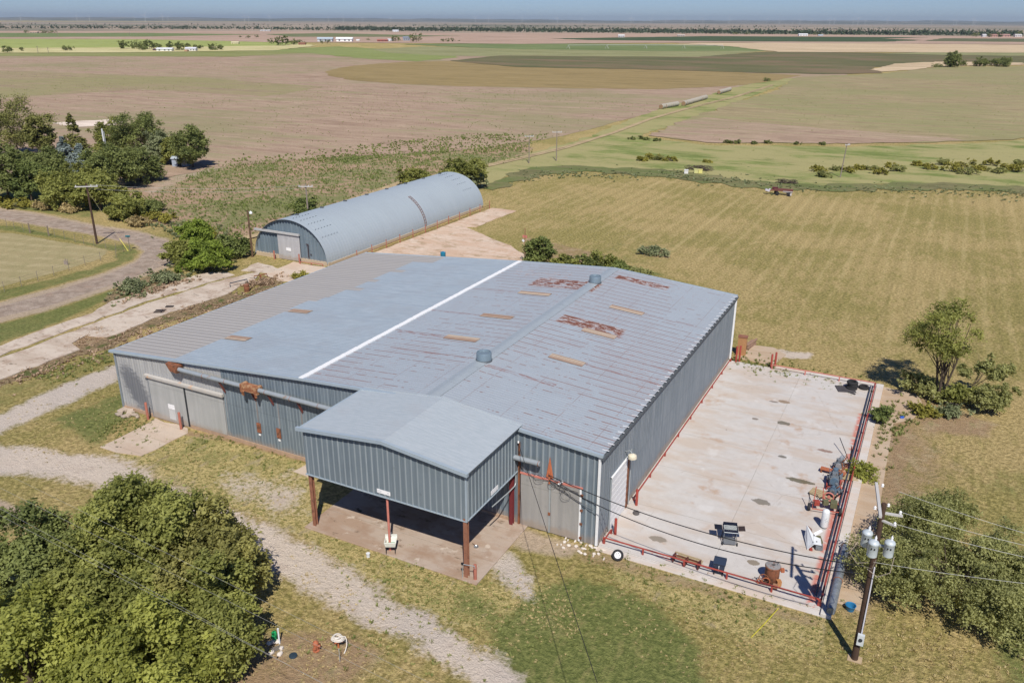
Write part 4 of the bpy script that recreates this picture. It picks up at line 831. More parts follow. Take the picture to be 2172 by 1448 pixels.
# ------------------------------------------------------------------ junk on the pad
GREY=plain('machine_grey',(.22,.25,.28),.5,.3,.3,9,(.12,.08,.06),.4); BLUEG=plain('machine_blue',(.13,.20,.28),.5,.2,.3,9); BLACK=plain('black_paint',(.018,.02,.03),.45,.2,.3,8)
WHITE=plain('white_plastic',(.72,.75,.78),.45,0,.08,3); RUB=plain('rubber',(.028,.028,.030),.85,0,.3,12); TANM=plain('dry_plywood',(.42,.33,.20),.9,0,.2,4); ORNG=plain('orange_rusted',(.40,.13,.06),.8,0,.35,9)
def tyre(name,label,loc,Rm,w_,rim=True,rx=0,rz=0,cat='tire',rimc=None):
    o=thing(name,label,cat,loc,rz); M=Matrix.Rotation(rx,4,'X')
    t=MB(); r=Rm; t.lathe([(r*.62,-w_/2),(r*.9,-w_/2),(r,-w_*.3),(r,w_*.3),(r*.9,w_/2),(r*.62,w_/2),(r*.58,0)],M=M,seg=28)
    # open centre: replace caps by a rim disc
    t.f=t.f[:-2]; t.f+=[(6*28+k,6*28+(k+1)%28,(k+1)%28,k) for k in range(28)]
    t.build('tyre',RUB,o,smooth=True)
    if rim:
        q=MB(); q.lathe([(r*.6,-w_*.3),(r*.6,w_*.32),(r*.52,w_*.36),(r*.50,w_*.2),(r*.16,w_*.22),(r*.14,w_*.34),(r*.02,w_*.34)],M=M,seg=24); q.build('rim',rimc or WHT,o,smooth=True)
        h=MB()
        for k in range(5):
            a=2*PI*k/5; h.lathe([(r*.085,w_*.225),(r*.085,w_*.235)],M=M@Matrix.Translation((r*.33*math.cos(a),r*.33*math.sin(a),0)),seg=8)
        h.build('lug_hole',BLACK,o)
    return o
p=G(1313,1181); tyre('spare_wheel','small trailer wheel with white five hole rim leaning by the pad corner',(p[0],-.66,.30),.34,.2,True,R(52),R(8))
o=MB().lathe([(.20,0),(.21,.03),(.21,.14),(.19,.17),(.08,.17),(.07,.12),(.02,.12)],seg=18).build('drum_weight',plain('dull_iron',(.10,.09,.09),.8),None,smooth=True); o.location=(.95,4.35,.12); tag(o,'small dark round iron weight on the pad before the roll-up door','weight')
for i,(x,y,z,r_,lb) in enumerate(((11.15,31.9,.24,.48,'bottom tire of the dark tire stack in the far pad corner'),(11.2,31.95,.48,.46,'middle tire of the dark tire stack in the far pad corner'),(11.15,31.9,.72,.46,'top tire of the dark tire stack in the far pad corner'),(12.1,32.45,.24,.44,'single tire lying right of the tire stack in the far pad corner'))): tyre('car_tire',lb,(x,y,z),r_,.24,False)
o=MB().obox((0,0,.04),(1.5,1.3,.05),R(20)).obox((.3,-.55,.07),(1.3,.15,.06),R(-25)).build('board',plain('dark_board',(.07,.065,.07),.8)); o.location=(10.7,31.5,.12); tag(o,'dark flat boards lying under the tire stack','board')
# charcoal grill / black cart
g=thing('grill_cart','black open grill cart with two side shelves and splayed legs on the pad','grill',(7.05,4.1,.12),R(18))
tr=MB(); tr.box(-.42,.42,-.33,.33,.78,.81).box(-.42,.42,-.35,-.31,.78,1.02).box(-.42,.42,.31,.35,.78,1.15).box(-.44,-.40,-.35,.35,.78,1.02).box(.40,.44,-.35,.35,.78,1.02); tr.build('firebox',plain('navy_black',(.02,.025,.05),.35,.4),g)
gr=MB(); 
for k in range(9): gr.tube([(-.4,-.28+k*.07,.95),(.4,-.28+k*.07,.95)],.008,5)
gr.build('grate',GALV,g)
MB().obox((-.72,.05,.93),(.46,.5,.04)).build('side_shelf',BLACK,g); MB().obox((.68,.05,.95),(.40,.5,.04),0,0,R(-8)).build('side_shelf',plain('brown_shelf',(.05,.035,.03),.5),g)
for sx in (-1,1):
    for sy in (-1,1): MB().tube([(sx*.36,sy*.28,.8),(sx*.42,sy*.42,.03)],.025,6).build('leg',GREY if sy<0 else BLACK,g)
MB().obox((.0,-.25,.22),(.72,.55,.03),0,R(14)).build('lower_shelf',plain('sheet_steel',(.35,.37,.40),.35,.6,.2,5),g); MB().tube([(-.42,-.36,1.0),(-.42,-.62,1.02),(.42,-.62,1.02),(.42,-.36,1.0)],.02,6).build('handle',GALV,g,smooth=True)
for sx in (-.44,.44): MB().lathe([(.11,-.03),(.11,.03)],(sx,-.44,.11),12,'X').build('wheel',RUB,g,smooth=True)
# dark bin
b=thing('storage_bin','slate blue square bin behind the near pad rail','bin',(7.25,.78,.12),R(6))
q=MB(); q.v=[(-.27,-.24,0),(.27,-.24,0),(.27,.24,0),(-.27,.24,0),(-.34,-.30,.72),(.34,-.30,.72),(.34,.30,.72),(-.34,.30,.72),(-.31,-.27,.72),(.31,-.27,.72),(.31,.27,.72),(-.31,.27,.72),(-.25,-.22,.1),(.25,-.22,.1),(.25,.22,.1),(-.25,.22,.1)]
q.f=[(0,3,2,1)]+[(i,(i+1)%4,4+(i+1)%4,4+i) for i in range(4)]+[(4+i,4+(i+1)%4,8+(i+1)%4,8+i) for i in range(4)]+[(8+i,8+(i+1)%4,12+(i+1)%4,12+i) for i in range(4)]+[(12,13,14,15)]
SLB=plain('slate_plastic',(.035,.05,.085),.5,0,.15,5); q.build('body',SLB,b); MB().box(-.36,.36,-.33,.30,.70,.74).obox((0,.32,.76),(.70,.05,.10)).build('lid',SLB,b); MB().box(-.02,.02,-.345,-.31,.25,.62).build('strap',WHITE,b)
for sx in (-.24,.24): MB().lathe([(.09,-.03),(.09,.03)],(sx,-.3,.06),10,'X').build('wheel',RUB,b)
# steel rack leaning on the rail
r_=thing('steel_rack','long rusty slatted steel rack lying against the near pad rail','rack',(5.35,.62,.12),R(-3))
for k in range(3): MB().obox((0,-.18+k*.2,.30+k*.07),(1.55,.06,.08)).build('slat',RUST if k<2 else TANM,r_)
MB().obox((.05,.52,.06),(1.5,.38,.06)).build('plank',TANM,r_); MB().box(-.8,-.72,-.25,.3,.0,.42).box(.72,.8,-.25,.3,0,.42).box(-.03,.03,-.25,.3,0,.4).build('bracket',plain('dark_brown_steel',(.10,.03,.03),.8),r_)
# rusty boiler / pump
b=thing('rusty_boiler','rust brown upright boiler drum with flywheel and gears on the pad','boiler',(10.1,1.25,.12),R(10)); b.scale=(.74,.74,.82)
MB().lathe([(.52,0.1),(.55,.14),(.55,1.15),(.60,1.18),(.60,1.26),(.55,1.3)],(0.05,.1,0),26).build('drum',RUST,b,smooth=True)
tp=MB().lathe([(.57,1.27),(.56,1.34),(.30,1.38),(.16,1.38),(.15,1.30),(.02,1.30)],(0.05,.1,0),26).build('top_plate',plain('ash_grey',(.27,.26,.26),.8,0,.3,7,(.2,.1,.07),.4),b,smooth=True)
MB().lathe([(.14,1.305),(.13,1.31)],(.05,.1,0),14).build('opening',BLK,tp); 
for (x,y,z,a) in ((.38,.35,1.45,.3),(.15,.45,1.44,1.1),(.42,.05,1.42,2)): MB().tube([(x,y,z-.1),(x+.1*math.cos(a),y+.1*math.sin(a),z+.05)],.035,6).build('fitting',GREY,tp)
MB().obox((.78,.22,.95),(.26,.24,.26),.3).tube([(.5,.18,.95),(.7,.2,.95)],.08,8).build('flange',ORNG,b); MB().obox((.58,-.42,.28),(.34,.34,.42),.4).build('valve_box',plain('ochre_rust',(.42,.20,.08),.85,0,.3,8),b)
fwz=MB(); fwz.torus((-.55,-.42,.42),.34,.035,'Y',22,6); 
for k in range(6):
    a=k*PI/3; fwz.tube([(-.55,-.42,.42),(-.55+.33*math.cos(a),-.42,.42+.33*math.sin(a))],.02,5)
fwz.build('flywheel',RUST,b,smooth=True); MB().torus((-.35,-.62,.36),.27,.035,'Y',20,6).torus((-.85,-.55,.2),.18,.04,'Y',16,6).build('gear',ORNG,b,smooth=True)
MB().obox((-.25,-.62,.12),(1.2,.12,.12),-.1).obox((-.2,-.3,.10),(1.1,.1,.1)).build('base_frame',plain('oily_steel',(.06,.04,.035),.7),b); MB().obox((.35,-.82,.2),(.34,.24,.32),-.2).build('weight_block',plain('rust_block',(.33,.17,.10),.9,0,.3,6),b)
MB().tube([(-.9,-.2,.05),(-1.15,-.1,.2),(-1.25,-.35,.35),(-1.05,-.55,.3),(-.8,-.5,.1)],.015,5).build('loose_cable',BLACK,b,smooth=True)
# row of old machinery by the outer rail
def engine(name,label,loc,rz,c1,c2,frame,seed,s=1.):
    e=thing(name,label,'engine',loc,rz); r_=random.Random(seed)
    fr=MB(); fr.box(-.75*s,.75*s,-.42*s,-.34*s,.18,.28).box(-.75*s,.75*s,.34*s,.42*s,.18,.28).box(-.75*s,-.66*s,-.42*s,.42*s,.18,.28).box(.66*s,.75*s,-.42*s,.42*s,.18,.28)
    for x in (-.7,.7):
        for y in (-.38,.38): fr.box(x*s-.04,x*s+.04,y*s-.04,y*s+.04,0,.2)
    fr.build('frame',frame,e)
    bl=MB(); bl.box(-.48*s,.38*s,-.22*s,.22*s,.28,.80*s).box(-.40*s,.30*s,-.16*s,.16*s,.80*s,.98*s).box(-.55*s,-.48*s,-.26*s,.26*s,.34,.72*s)
    for k in range(4): bl.box(-.36*s+k*.17*s,-.26*s+k*.17*s,.22*s,.32*s,.5*s,.72*s)
    bl.build('block',c1,e,bevel=.015)
    MB().lathe([(.24*s,0),(.26*s,.04),(.10*s,.05),(.06*s,.12)],(-.56*s,0,.52*s),18,'X').build('fan',c2,e,smooth=True); MB().tube([(-.3*s,-.2*s,.95*s),(-.3*s,-.34*s,1.1*s),(.1*s,-.36*s,1.15*s),(.4*s,-.3*s,1.35*s)],.05*s,8).build('exhaust_pipe',RUST,e,smooth=True)
    MB().lathe([(.14*s,0),(.15*s,.04),(.15*s,.16),(.05,.19)],(.05*s,0,.97*s),16).build('air_cleaner',c2,e,smooth=True)
    for k in range(7):
        x,y=r_.uniform(-.5,.5)*s,r_.uniform(-.3,.3)*s; z=r_.uniform(.75,1.15)*s; MB().tube([(x,y,z-.2),(x+r_.uniform(-.15,.15),y+r_.uniform(-.15,.15),z),(x+r_.uniform(-.3,.3),y+r_.uniform(-.2,.2),z+r_.uniform(-.1,.12))],.018,5).build('hose',r_.choice([BLACK,GREY,BLUEG]),e,smooth=True)
    for k in range(3): MB().obox((r_.uniform(-.4,.5)*s,r_.choice([-.33,.33])*s,r_.uniform(.4,.7)*s),(.2*s,.16*s,.2*s),r_.uniform(0,1)).build('pump_housing',r_.choice([c1,c2,GREY]),e,bevel=.01)
    return e
e1=engine('old_engine','grey engine with tall rods at the far end of the machinery row',(12.0,16.6,.12),R(80),GREY,plain('light_steel',(.42,.46,.50),.4,.4),RUST,1,.85)
MB().tube([(.3,-.5,.5),(.3,-.5,1.75)],.025,6).tube([(.55,-.5,.4),(.5,-.5,1.6),(.2,-.5,1.9)],.02,6).tube([(-.2,-.7,1.5),(.5,-.4,1.85)],.015,5).build('rod',BLACK,e1)
e2=engine('old_engine','large slate engine on a red skid in the middle of the machinery row',(11.9,14.1,.12),R(95),GREY,BLUEG,RED,2,1.15)
e3=engine('old_engine','blue painted engine next to the slate one and a tan pallet',(12.15,12.7,.12),R(70),BLUEG,GREY,BLACK,5,.8)
MB().obox((0,0,0),(.1,.1,.1)).build('spare_block',GREY,e3).location=(.6,.3,.4)
pa=thing('pallet','bleached tan plywood pallet under the blue engine','pallet',(11.35,12.3,.12),R(-14))
for k in range(4): MB().box(-.75,.85,-.42+k*.24,-.24+k*.24,.10,.13).build('slat',TANM,pa)
for k in range(3): MB().box(-.7+k*.7,-.6+k*.7,-.45,.48,0,.10).build('bearer',TANM,pa)
pa2=dup(pa,(12.5,15.5,.12),R(8),'bleached tan pallet beside the red skid and slate engine')
sk_=thing('red_skid','flat red steel skid plate between the two grey engines','skid',(11.7,15.6,.12),R(-6)); MB().box(-.9,.8,-.22,.22,.25,.31).build('plate',ORNG,sk_); MB().box(-.85,-.75,-.2,.2,0,.25).box(.65,.75,-.2,.2,0,.25).build('runner',RUST,sk_)
ct=thing('red_cart','red frame cart with a flywheel, fuel boxes and two small wheels by the outer rail','cart',(11.75,10.5,.12),R(8))
MB().tube([(-.7,.5,.3),(.9,.55,.3),(.95,-.5,.3),(-.75,-.6,.3),(-.7,.5,.3)],.035,6).tube([(-.65,.5,.3),(-.6,.95,1.1),(-.15,1.0,1.1),(-.1,.55,.3)],.03,6).build('frame',plain('worn_red',(.42,.10,.07),.7,0,.3,7),ct,smooth=True)
MB().torus((.25,.85,.55),.30,.05,'Y',22,7).lathe([(.10,-.05),(.10,.05)],(.25,.85,.55),12,'Y').build('flywheel',SALM,ct,smooth=True)
for s_,x in enumerate((-.95,.98)): MB().lathe([(.24,-.08),(.26,-.04),(.26,.04),(.24,.08)],(x,-.35,.26),18,'X').build('wheel',RUB,ct,smooth=True)
MB().obox((-.5,-.1,.5),(.34,.30,.34),.2).build('fuel_tank',RED,ct,bevel=.03); OLV=plain('olive_paint',(.13,.13,.07),.7,0,.2,6)
MB().obox((.55,.0,.55),(.42,.5,.4)).build('battery_box',OLV,ct,bevel=.02); MB().obox((.05,.15,.5),(.36,.3,.32),.3).build('motor',OLV,ct,bevel=.02); MB().tube([(-.95,-.35,.26),(-1.0,.2,.9),(-1.05,.35,.95)],.025,6).build('handle',BLACK,ct,smooth=True)
tk=thing('white_tank','upright white round-topped tank standing in the machinery row','tank',(12.05,8.35,.12),R(20)); tk.scale=(.68,.68,.85)
MB().lathe([(.30,.12),(.34,.2),(.34,1.35),(.31,1.47),(.22,1.55),(.08,1.59),(.01,1.59)],seg=24).build('shell',WHITE,tk,smooth=True); MB().lathe([(.26,0),(.27,.14)],seg=18).build('foot_ring',GREY,tk)
mk=MB()
for (x,z) in ((-.09,.85),(.02,.95),(.10,.75),(-.02,.7)): mk.obox((x,-.343,z),(.03,.012,.10),0,0,.4)
mk.build('markings',INK,tk)
cw=thing('white_cowling','open white machine cowling on its side at the near end of the row','cowling',(11.75,6.3,.12),R(14)); cw.scale=(.85,.85,.85)
def tri3(pts,th=.03):
    mb=MB(); P_=[Vector(p) for p in pts]; n=(P_[1]-P_[0]).cross(P_[2]-P_[0]).normalized()*th; k=len(P_)
    mb.v=[tuple(p) for p in P_]+[tuple(p+n) for p in P_]; mb.f=[tuple(range(k))[::-1],tuple(k+i for i in range(k))]+[(i,(i+1)%k,k+(i+1)%k,k+i) for i in range(k)]; return mb
tri3([(-.55,-1.0,.05),(-.15,-1.0,.55),(-.1,.2,.62),(-.5,.9,.9),(-.62,.4,.2)]).build('side_panel',WHITE,cw); tri3([(-.15,-1.0,.55),(.35,-.95,.50),(.38,-.1,.50),(-.1,.0,.60)]).build('top_panel',WHITE,cw); tri3([(.0,-.1,.66),(.55,.35,.85),(.45,.6,.85),(-.1,.2,.70)]).build('loose_panel',plain('bright_white',(.85,.85,.86),.4),cw)
tri3([(-.5,.9,.9),(-.1,1.1,.5),(-.05,.3,.3),(-.5,.4,.2)]).build('inner_panel',plain('primer_brown',(.22,.14,.11),.8),cw); MB().obox((.2,.0,.25),(.6,.8,.4),.1).build('engine_block',OLV,cw,bevel=.03); MB().obox((.25,-.7,.2),(.5,.4,.35)).build('gearbox',GREY,cw,bevel=.03); MB().obox((-.3,-.9,.06),(.2,.3,.1)).build('foot',RED,cw)
for k in range(2): MB().lathe([(.05,0),(.05,.02)],M=Matrix.Translation((-.2+.25*k,-.75+.1*k,.58))).build('bolt_hole',BLACK,cw)
# rod leaning on the far part of the rail
tag(MB().tube([(11.5,20.0,.95),(12.6,17.6,.2)],.03,6).build('steel_rod',BLACK),'thin dark steel rod leaning over the outer rail','rod')
# silver pipe on the kerb
sp=thing('steel_pipe','thick mottled silver pipe lying on the kerb beside the outer rail','pipe',(13.55,3,.46)); MB().tube([(13.55,-.35,.47),(13.55,6.2,.47)],.23,18,False).tube([(13.55,-.36,.47),(13.55,6.21,.47)],.21,18).build('barrel',plain('mottled_silver',(.30,.33,.37),.4,.4,.5,6),sp,True,True)
for y in (2.6,6.3): MB().torus((13.55,y,.47),.235,.03,'Y',18,6).build('collar',RUST,sp,True,True)
q=thing('blue_tub','blue plastic tub in the shade below the silver pipe','tub',(14.45,.9,0)); MB().lathe([(.20,0),(.27,.32),(.29,.34),(.27,.35),(.24,.33),(.18,.05),(.02,.04)],seg=20).build('body',plain('blue_plastic',(.03,.18,.36),.4),q,smooth=True)
q=MB().obox((0,0,.08),(.25,.18,.15),.5).obox((.1,.05,.12),(.16,.16,.12),1).build('plastic_scrap',plain('bright_blue',(.04,.13,.55),.5)); q.location=tuple(G(1912,887)); tag(q,'small bright blue plastic scrap on the bare soil','scrap')
# ------------------------------------------------------------------ small things in the front yard
sn=thing('laundry_sink','white plastic laundry sink with green stain standing under the shed','sink',(-10.85,-6.35,.08),R(28))
q=MB(); a=.36;b_=.33
outer=[(-a,-b_,.82),(a,-b_,.82),(a,b_,.82),(-a,b_,.82)]; inner=[(-a+.05,-b_+.05,.83),(a-.05,-b_+.05,.83),(a-.05,b_-.05,.83),(-a+.05,b_-.05,.83)]; floor_=[(-a+.10,-b_+.10,.55),(a-.10,-b_+.10,.55),(a-.10,b_-.10,.55),(-a+.10,b_-.10,.55)]; bot=[(-a+.07,-b_+.07,.5),(a-.07,-b_+.07,.5),(a-.07,b_-.07,.5),(-a+.07,b_-.07,.5)]
q.v=outer+inner+floor_+bot; q.f=[(i,(i+1)%4,4+(i+1)%4,4+i) for i in range(4)]+[(4+i,4+(i+1)%4,8+(i+1)%4,8+i) for i in range(4)]+[(8,9,10,11)]+[(12+i,12+(i+1)%4,(i+1)%4,i) for i in range(4)]+[(15,14,13,12)]
q.build('basin',plain('cream_white',(.74,.76,.70),.4),sn); MB().box(-.22,.22,-.2,.18,.552,.565).build('green_stain',plain('green_tint',(.12,.30,.20),.5,0,.4,8),sn); MB().box(-a,a,b_,b_+.04,.8,1.0).build('back_rim',plain('cream_white',(.74,.76,.70),.4),sn)
for sx in (-1,1):
    for sy in (-1,1): MB().box(sx*.27-.02,sx*.27+.02,sy*.24-.02,sy*.24+.02,0,.5).build('leg',BLACK,sn)
MB().tube([(0,b_+.02,.9),(0,b_+.02,1.15),(0,.12,1.18),(0,.12,1.05)],.02,6).build('tap',GALV,sn,smooth=True)
q=MB().lathe([(.11,0),(.12,.24),(.125,.25),(.1,.25)],seg=14).build('bucket',WHITE,None,smooth=True); q.location=tuple(G(781,1180)); tag(q,'small white bucket at the edge of the shed slab','bucket')
q=thing('steel_bowl','small steel bowl lying on the shed slab','bowl',(-4.95+0,-4.1,.08)); q.location=(*G(1010,1163)[:2],.08); MB().lathe([(.05,0),(.12,.03),(.15,.09),(.14,.09),(.1,.04),(.01,.02)],seg=16).build('body',plain('shiny_steel',(.6,.62,.65),.25,.8),q,smooth=True); MB().tube([(-.15,.1,.08),(-.4,.25,.03)],.012,5).build('handle',BLACK,q)
q=thing('water_tap','standpipe with crossbar between the front right post and the pipe stub','tap',(-5.2,-6.55,.08)); MB().tube([(-.55,0,.0),(-.55,0,.95),(.2,.1,1.0),(.22,.1,.85)],.025,6).build('pipe',GALV,q,smooth=True); MB().lathe([(.07,0),(.08,.1),(.03,.13)],(-.55,0,.92),10).build('valve',BLACK,q,smooth=True)
q=thing('hydrant','orange clay hydrant-like stub on the bare yard','hydrant',tuple(G(671,1379)),R(20)); CLAY=plain('orange_clay',(.40,.13,.065),.8,0,.15,6)
MB().lathe([(.17,0),(.18,.05),(.12,.08),(.12,.42),(.16,.44),(.16,.48),(.12,.56),(.05,.62),(.01,.63)],seg=18).build('barrel',CLAY,q,smooth=True); MB().lathe([(.07,0),(.07,.12),(.09,.13),(.09,.16)],(.08,0,.32),12,'X').build('outlet',CLAY,q,smooth=True); MB().lathe([(.07,0),(.07,.12),(.09,.13),(.09,.16)],M=Matrix.Translation((0,-.08,.3))@Matrix.Rotation(PI/2,4,'X'),seg=12).build('outlet',CLAY,q,smooth=True)
hz=thing('hose_stand','coiled white hose heaped on a rusty orange stand','hose',tuple(G(718,1372)),R(10)); c=MB(); rng=random.Random(4); pts=[]
for k in range(90):
    a=k*.42; rr=.33-.0016*k+.03*math.sin(k*.9); pts.append((rr*math.cos(a),rr*.8*math.sin(a),.52+k*.0026+.02*math.sin(a*.7)))
pts+=[(.38,.1,.7),(.50,.0,.6),(.55,-.1,.35),(.52,-.22,.12),(.5,-.35,.03)]
c.tube(pts,.028,6).build('hose',plain('cream_hose',(.70,.66,.60),.6),hz,smooth=True); MB().tube([(0,0,0),(0,0,.5)],.05,8).box(-.3,.3,-.05,.05,.44,.5).box(-.05,.05,-.26,.26,.44,.5).build('stand',plain('orange_stand',(.50,.15,.06),.7),hz)
q=thing('marker_rod','thin grey rod stuck in the ground before the hose stand','rod',tuple(G(721,1402))); MB().tube([(0,0,0),(.0,0,.75)],.018,6).build('shaft',GALV,q); MB().lathe([(.03,.75),(.03,.78)],seg=8).build('cap',GALV,q)
q=thing('marker_rod','thin white stake at the edge of the big tree shade','rod',tuple(G(496,1402))); MB().tube([(0,0,0),(.0,0,.6)],.02,6).build('shaft',WHITE,q); MB().lathe([(.03,.6),(.03,.63)],seg=8).build('cap',WHITE,q)
q=thing('green_canister','upright bright green canister behind the white stones','canister',tuple(G(583,1357))); MB().lathe([(.13,0),(.14,.04),(.14,.46),(.12,.52),(.04,.55)],seg=18).build('body',plain('bright_green',(.02,.33,.11),.45),q,smooth=True); MB().lathe([(.045,.54),(.045,.6)],seg=10).build('cap',plain('bright_green',(.02,.33,.11)),q)
q=thing('white_pipe','white plastic pipe upright beside the green canister','pipe',tuple(G(593,1364))); MB().tube([(0,0,0),(-.05,.05,.85)],.045,10).build('tube',WHITE,q,smooth=True); MB().lathe([(.055,.8),(.055,.9)],(-.05,.05,0),10).build('coupling',WHITE,q)
STN=plain('white_stone',(.66,.60,.54),.9,0,.15,6); rng=random.Random(11)
for i,(x,y,lb) in enumerate(((570,1366,'leftmost white stone by the green canister'),(579,1363,'upper white stone in front of the green canister'),(597,1376,'right white stone by the grey slatted grate'),(576,1385,'lower left white stone by the slatted grate'),(594,1388,'lower right white stone by the slatted grate'),(590,1362,'small white stone at the foot of the white pipe'))):
    q=MB().ball((0,0,.08),(.16*rng.uniform(.7,1.2),.13,.11),9,6,.16,rng).build('stone',STN,None,smooth=True); q.location=tuple(G(x,y)); q.rotation_euler=(0,0,rng.uniform(0,3)); tag(q,lb,'stone')
q=thing('floor_grate','dark grey slatted grate lying among the white stones','grate',tuple(G(586,1376)),R(-35))
for k in range(5): MB().box(-.16,.16,-.24+k*.1,-.17+k*.1,.03,.06).build('slat',plain('grate_grey',(.16,.15,.15),.8),q)
q=MB().lathe([(.2,0),(.22,.03),(.2,.09),(.08,.11),(.02,.11)],seg=18).build('lid',plain('dark_lid',(.03,.05,.07),.5),None,smooth=True); q.location=tuple(G(622,1391)); tag(q,'round dark lid lying on the bare soil','lid')
# rubble by the left wall corner
rng=random.Random(5); RUB2=plain('rubble_concrete',(.46,.38,.31),.95,0,.2,4)
for i,(x,y,s_,lb) in enumerate(((262,872,.5,'long slab of rubble nearest the warehouse corner'),(276,876,.42,'broad broken slab in the rubble pile'),(252,881,.36,'left broken slab of the rubble pile'),(268,884,.4,'front broken slab of the rubble pile'),(286,882,.3,'right broken slab of the rubble pile'),(292,886,.2,'smallest rubble lump, at the right of the pile'))):
    q=MB().obox((0,0,.14),(s_*1.8,s_,.16),rng.uniform(0,3),rng.uniform(-.25,.25),rng.uniform(-.2,.2)).obox((s_*.3,s_*.2,.10),(s_*.8,s_*.9,.18),rng.uniform(0,3)).build('concrete_rubble',RUB2,None,bevel=.02); q.location=tuple(G(x,y)); tag(q,lb,'rubble')
q=MB()
rng=random.Random(9)
for k in range(26):
    a,b_=rng.uniform(0,1),rng.uniform(0,1); q.ball((rng.uniform(-1.6,1.6),rng.uniform(-.5,.6),.05),(rng.uniform(.05,.16),rng.uniform(.05,.14),rng.uniform(.04,.1)),7,4,.2,rng)
q=q.build('rubble_gravel',STN); q.location=(-.7,-.75,0); tag(q,'pale broken stones at the front right building corner','stones',kind='stuff')
# rusty tub and frames by the left strips, debris
q=thing('rusty_drum','rusty brown drum at the end of the weathered strips','drum',tuple(G(524,618))); MB().lathe([(.32,0),(.33,.4),(.35,.42),(.33,.45),(.33,.85),(.30,.86)],seg=18).build('shell',RUST,q,smooth=True); MB().lathe([(.3,.84),(.3,.87)],seg=14).build('lid',BROWN,q)
q=thing('hurdle','low dark iron frame beside the rusty drum','frame',tuple(G(507,606)),R(70)); MB().tube([(-1.1,0,0),(-1.1,0,.55),(1.1,0,.6),(1.1,0,0)],.06,6).build('bar',plain('dark_iron2',(.05,.06,.09),.7),q); MB().tube([(1.1,0,.3),(1.1,.7,.05)],.04,6).build('brace',BLACK,q)
q=thing('iron_bar','rusty bar on short legs nearer the hut','bar',tuple(G(553,590)),R(60)); MB().tube([(-.8,0,.0),(-.8,0,.4),(.8,0,.45),(.85,0,0)],.07,6).build('bar',RUST,q); MB().box(-.1,.1,-.1,.1,0,.42).build('foot',RUST,q)
for (x,y,lb) in ((339,662,'dark scrap grate on the right weathered strip'),(360,652,'small dark scrap beyond the grate on the strip')):
    q=MB(); 
    for k in range(4): q.obox((0,-.45+k*.3,.04+.01*k),(1.1,.10,.05),rng.uniform(-.15,.15))
    q.obox((.2,0,.08),(.1,1.1,.05),.2)
    q=q.build('scrap_grate',plain('charred',(.05,.04,.04),.9)); q.location=(*G(x,y)[:2],.07); q.rotation_euler=(0,0,R(30)); q.scale=(1,1,1) if y>655 else (.8,.45,1); tag(q,lb,'scrap')
# things at the far corner of the side wall
q=thing('wooden_cabinet','orange brown wooden cabinet behind the far right wall corner','cabinet',(.75,35.6,0),R(5)); WD=plain('orange_wood',(.42,.22,.10),.8,0,.25,5); MB().box(-.4,.4,-.3,.3,0,1.9).build('case',WD,q); MB().box(-.45,.45,-.35,.35,1.9,1.97).build('top',BROWN,q)
q=thing('lumber_pile','stack of weathered brown boards beyond the wooden cabinet','lumber',(.9,38.2,0),R(80))
rng=random.Random(3)
for k in range(7): MB().obox((rng.uniform(-.1,.1),-.3+.2*(k%3),.1+.2*(k//3)),(2.2,.18,.16),rng.uniform(-.1,.1)).build('board',plain('weathered_board',(.33,.21,.15),.9,0,.3,4),q)
q=thing('flag_pole','thin pole with a white flag board behind the warehouse','post',tuple(G(1113,561))); MB().tube([(0,0,0),(0,0,4.9)],.05,6).build('pole',BROWN,q); MB().box(-.35,.3,-.02,.02,3.6,3.95).build('board',SALM,q); MB().obox((-.25,0,3.2),(.35,.05,.25),0,0,.6).build('flag',WHITE,q)
q=thing('blue_barrel','teal blue barrel standing on the slab behind the warehouse','barrel',tuple(G(940,549))); MB().lathe([(.34,0),(.36,.03),(.34,.3),(.36,.33),(.34,.6),(.36,.63),(.35,.95),(.3,.97),(.02,.95)],seg=20).build('shell',plain('teal_blue',(.01,.19,.33),.4),q,smooth=True); MB().lathe([(.05,.95),(.05,.99)],(.2,0,0),8).build('bung',WHITE,q)
# yellow rope marker on the front lawn
tag(MB().tube([tuple(G(1593,1352)+np.array([0,0,.03])),tuple(G(1620,1325)+np.array([0,0,.05])),tuple(G(1650,1297)+np.array([0,0,.25]))],.02,6).build('yellow_guard',plain('yellow_plastic',(.62,.55,.04),.5)),'long yellow plastic strip lying on the front lawn','strip')
# ------------------------------------------------------------------ power poles
PW=plain('pole_wood',(.075,.045,.032),.9,0,.35,5); PWG=plain('weathered_pole',(.25,.21,.18),.9,0,.2,5); XA=plain('bleached_arm',(.50,.49,.48),.8,0,.1,3)
def pole(label,loc,h,mat,arm=True,rz=0,r=.15,lean=(0,0),armlen=2.4,name='utility_pole'):
    o=thing(name,label,'utility pole',loc,rz); MB().tube([(0,0,0),(lean[0]*.5,lean[1]*.5,h*.5),(lean[0],lean[1],h)],[r,r*.85,r*.68],10).build('shaft',mat,o,smooth=True)
    if arm:
        MB().box(lean[0]-armlen/2,lean[0]+armlen/2,lean[1]-r-.12,lean[1]-r*.6,h-.45,h-.32).build('crossarm',XA,o)
        for x in (-armlen*.46,-.12 if 0 else armlen*.2,armlen*.46): MB().lathe([(.03,0),(.06,.04),(.04,.09),(.06,.12),(.02,.17)],(lean[0]+x,lean[1]-r*.8,h-.32),8).build('insulator',INSU,o,smooth=True)
    return o
pm=thing('utility_pole','dark wooden power pole with three transformers at the pad corner','utility pole',(15.08,-2.99,0))
lx,ly=-.0,.35
MB().tube([(0,0,0),(.0,.12,4.5),(.0,.3,8.95)],[.17,.15,.12],12).build('shaft',PW,pm,smooth=True); MB().box(-.32,.36,-.26,.26,-.05,.04).build('footing',plain('pole_base_board',(.45,.34,.22)),pm)
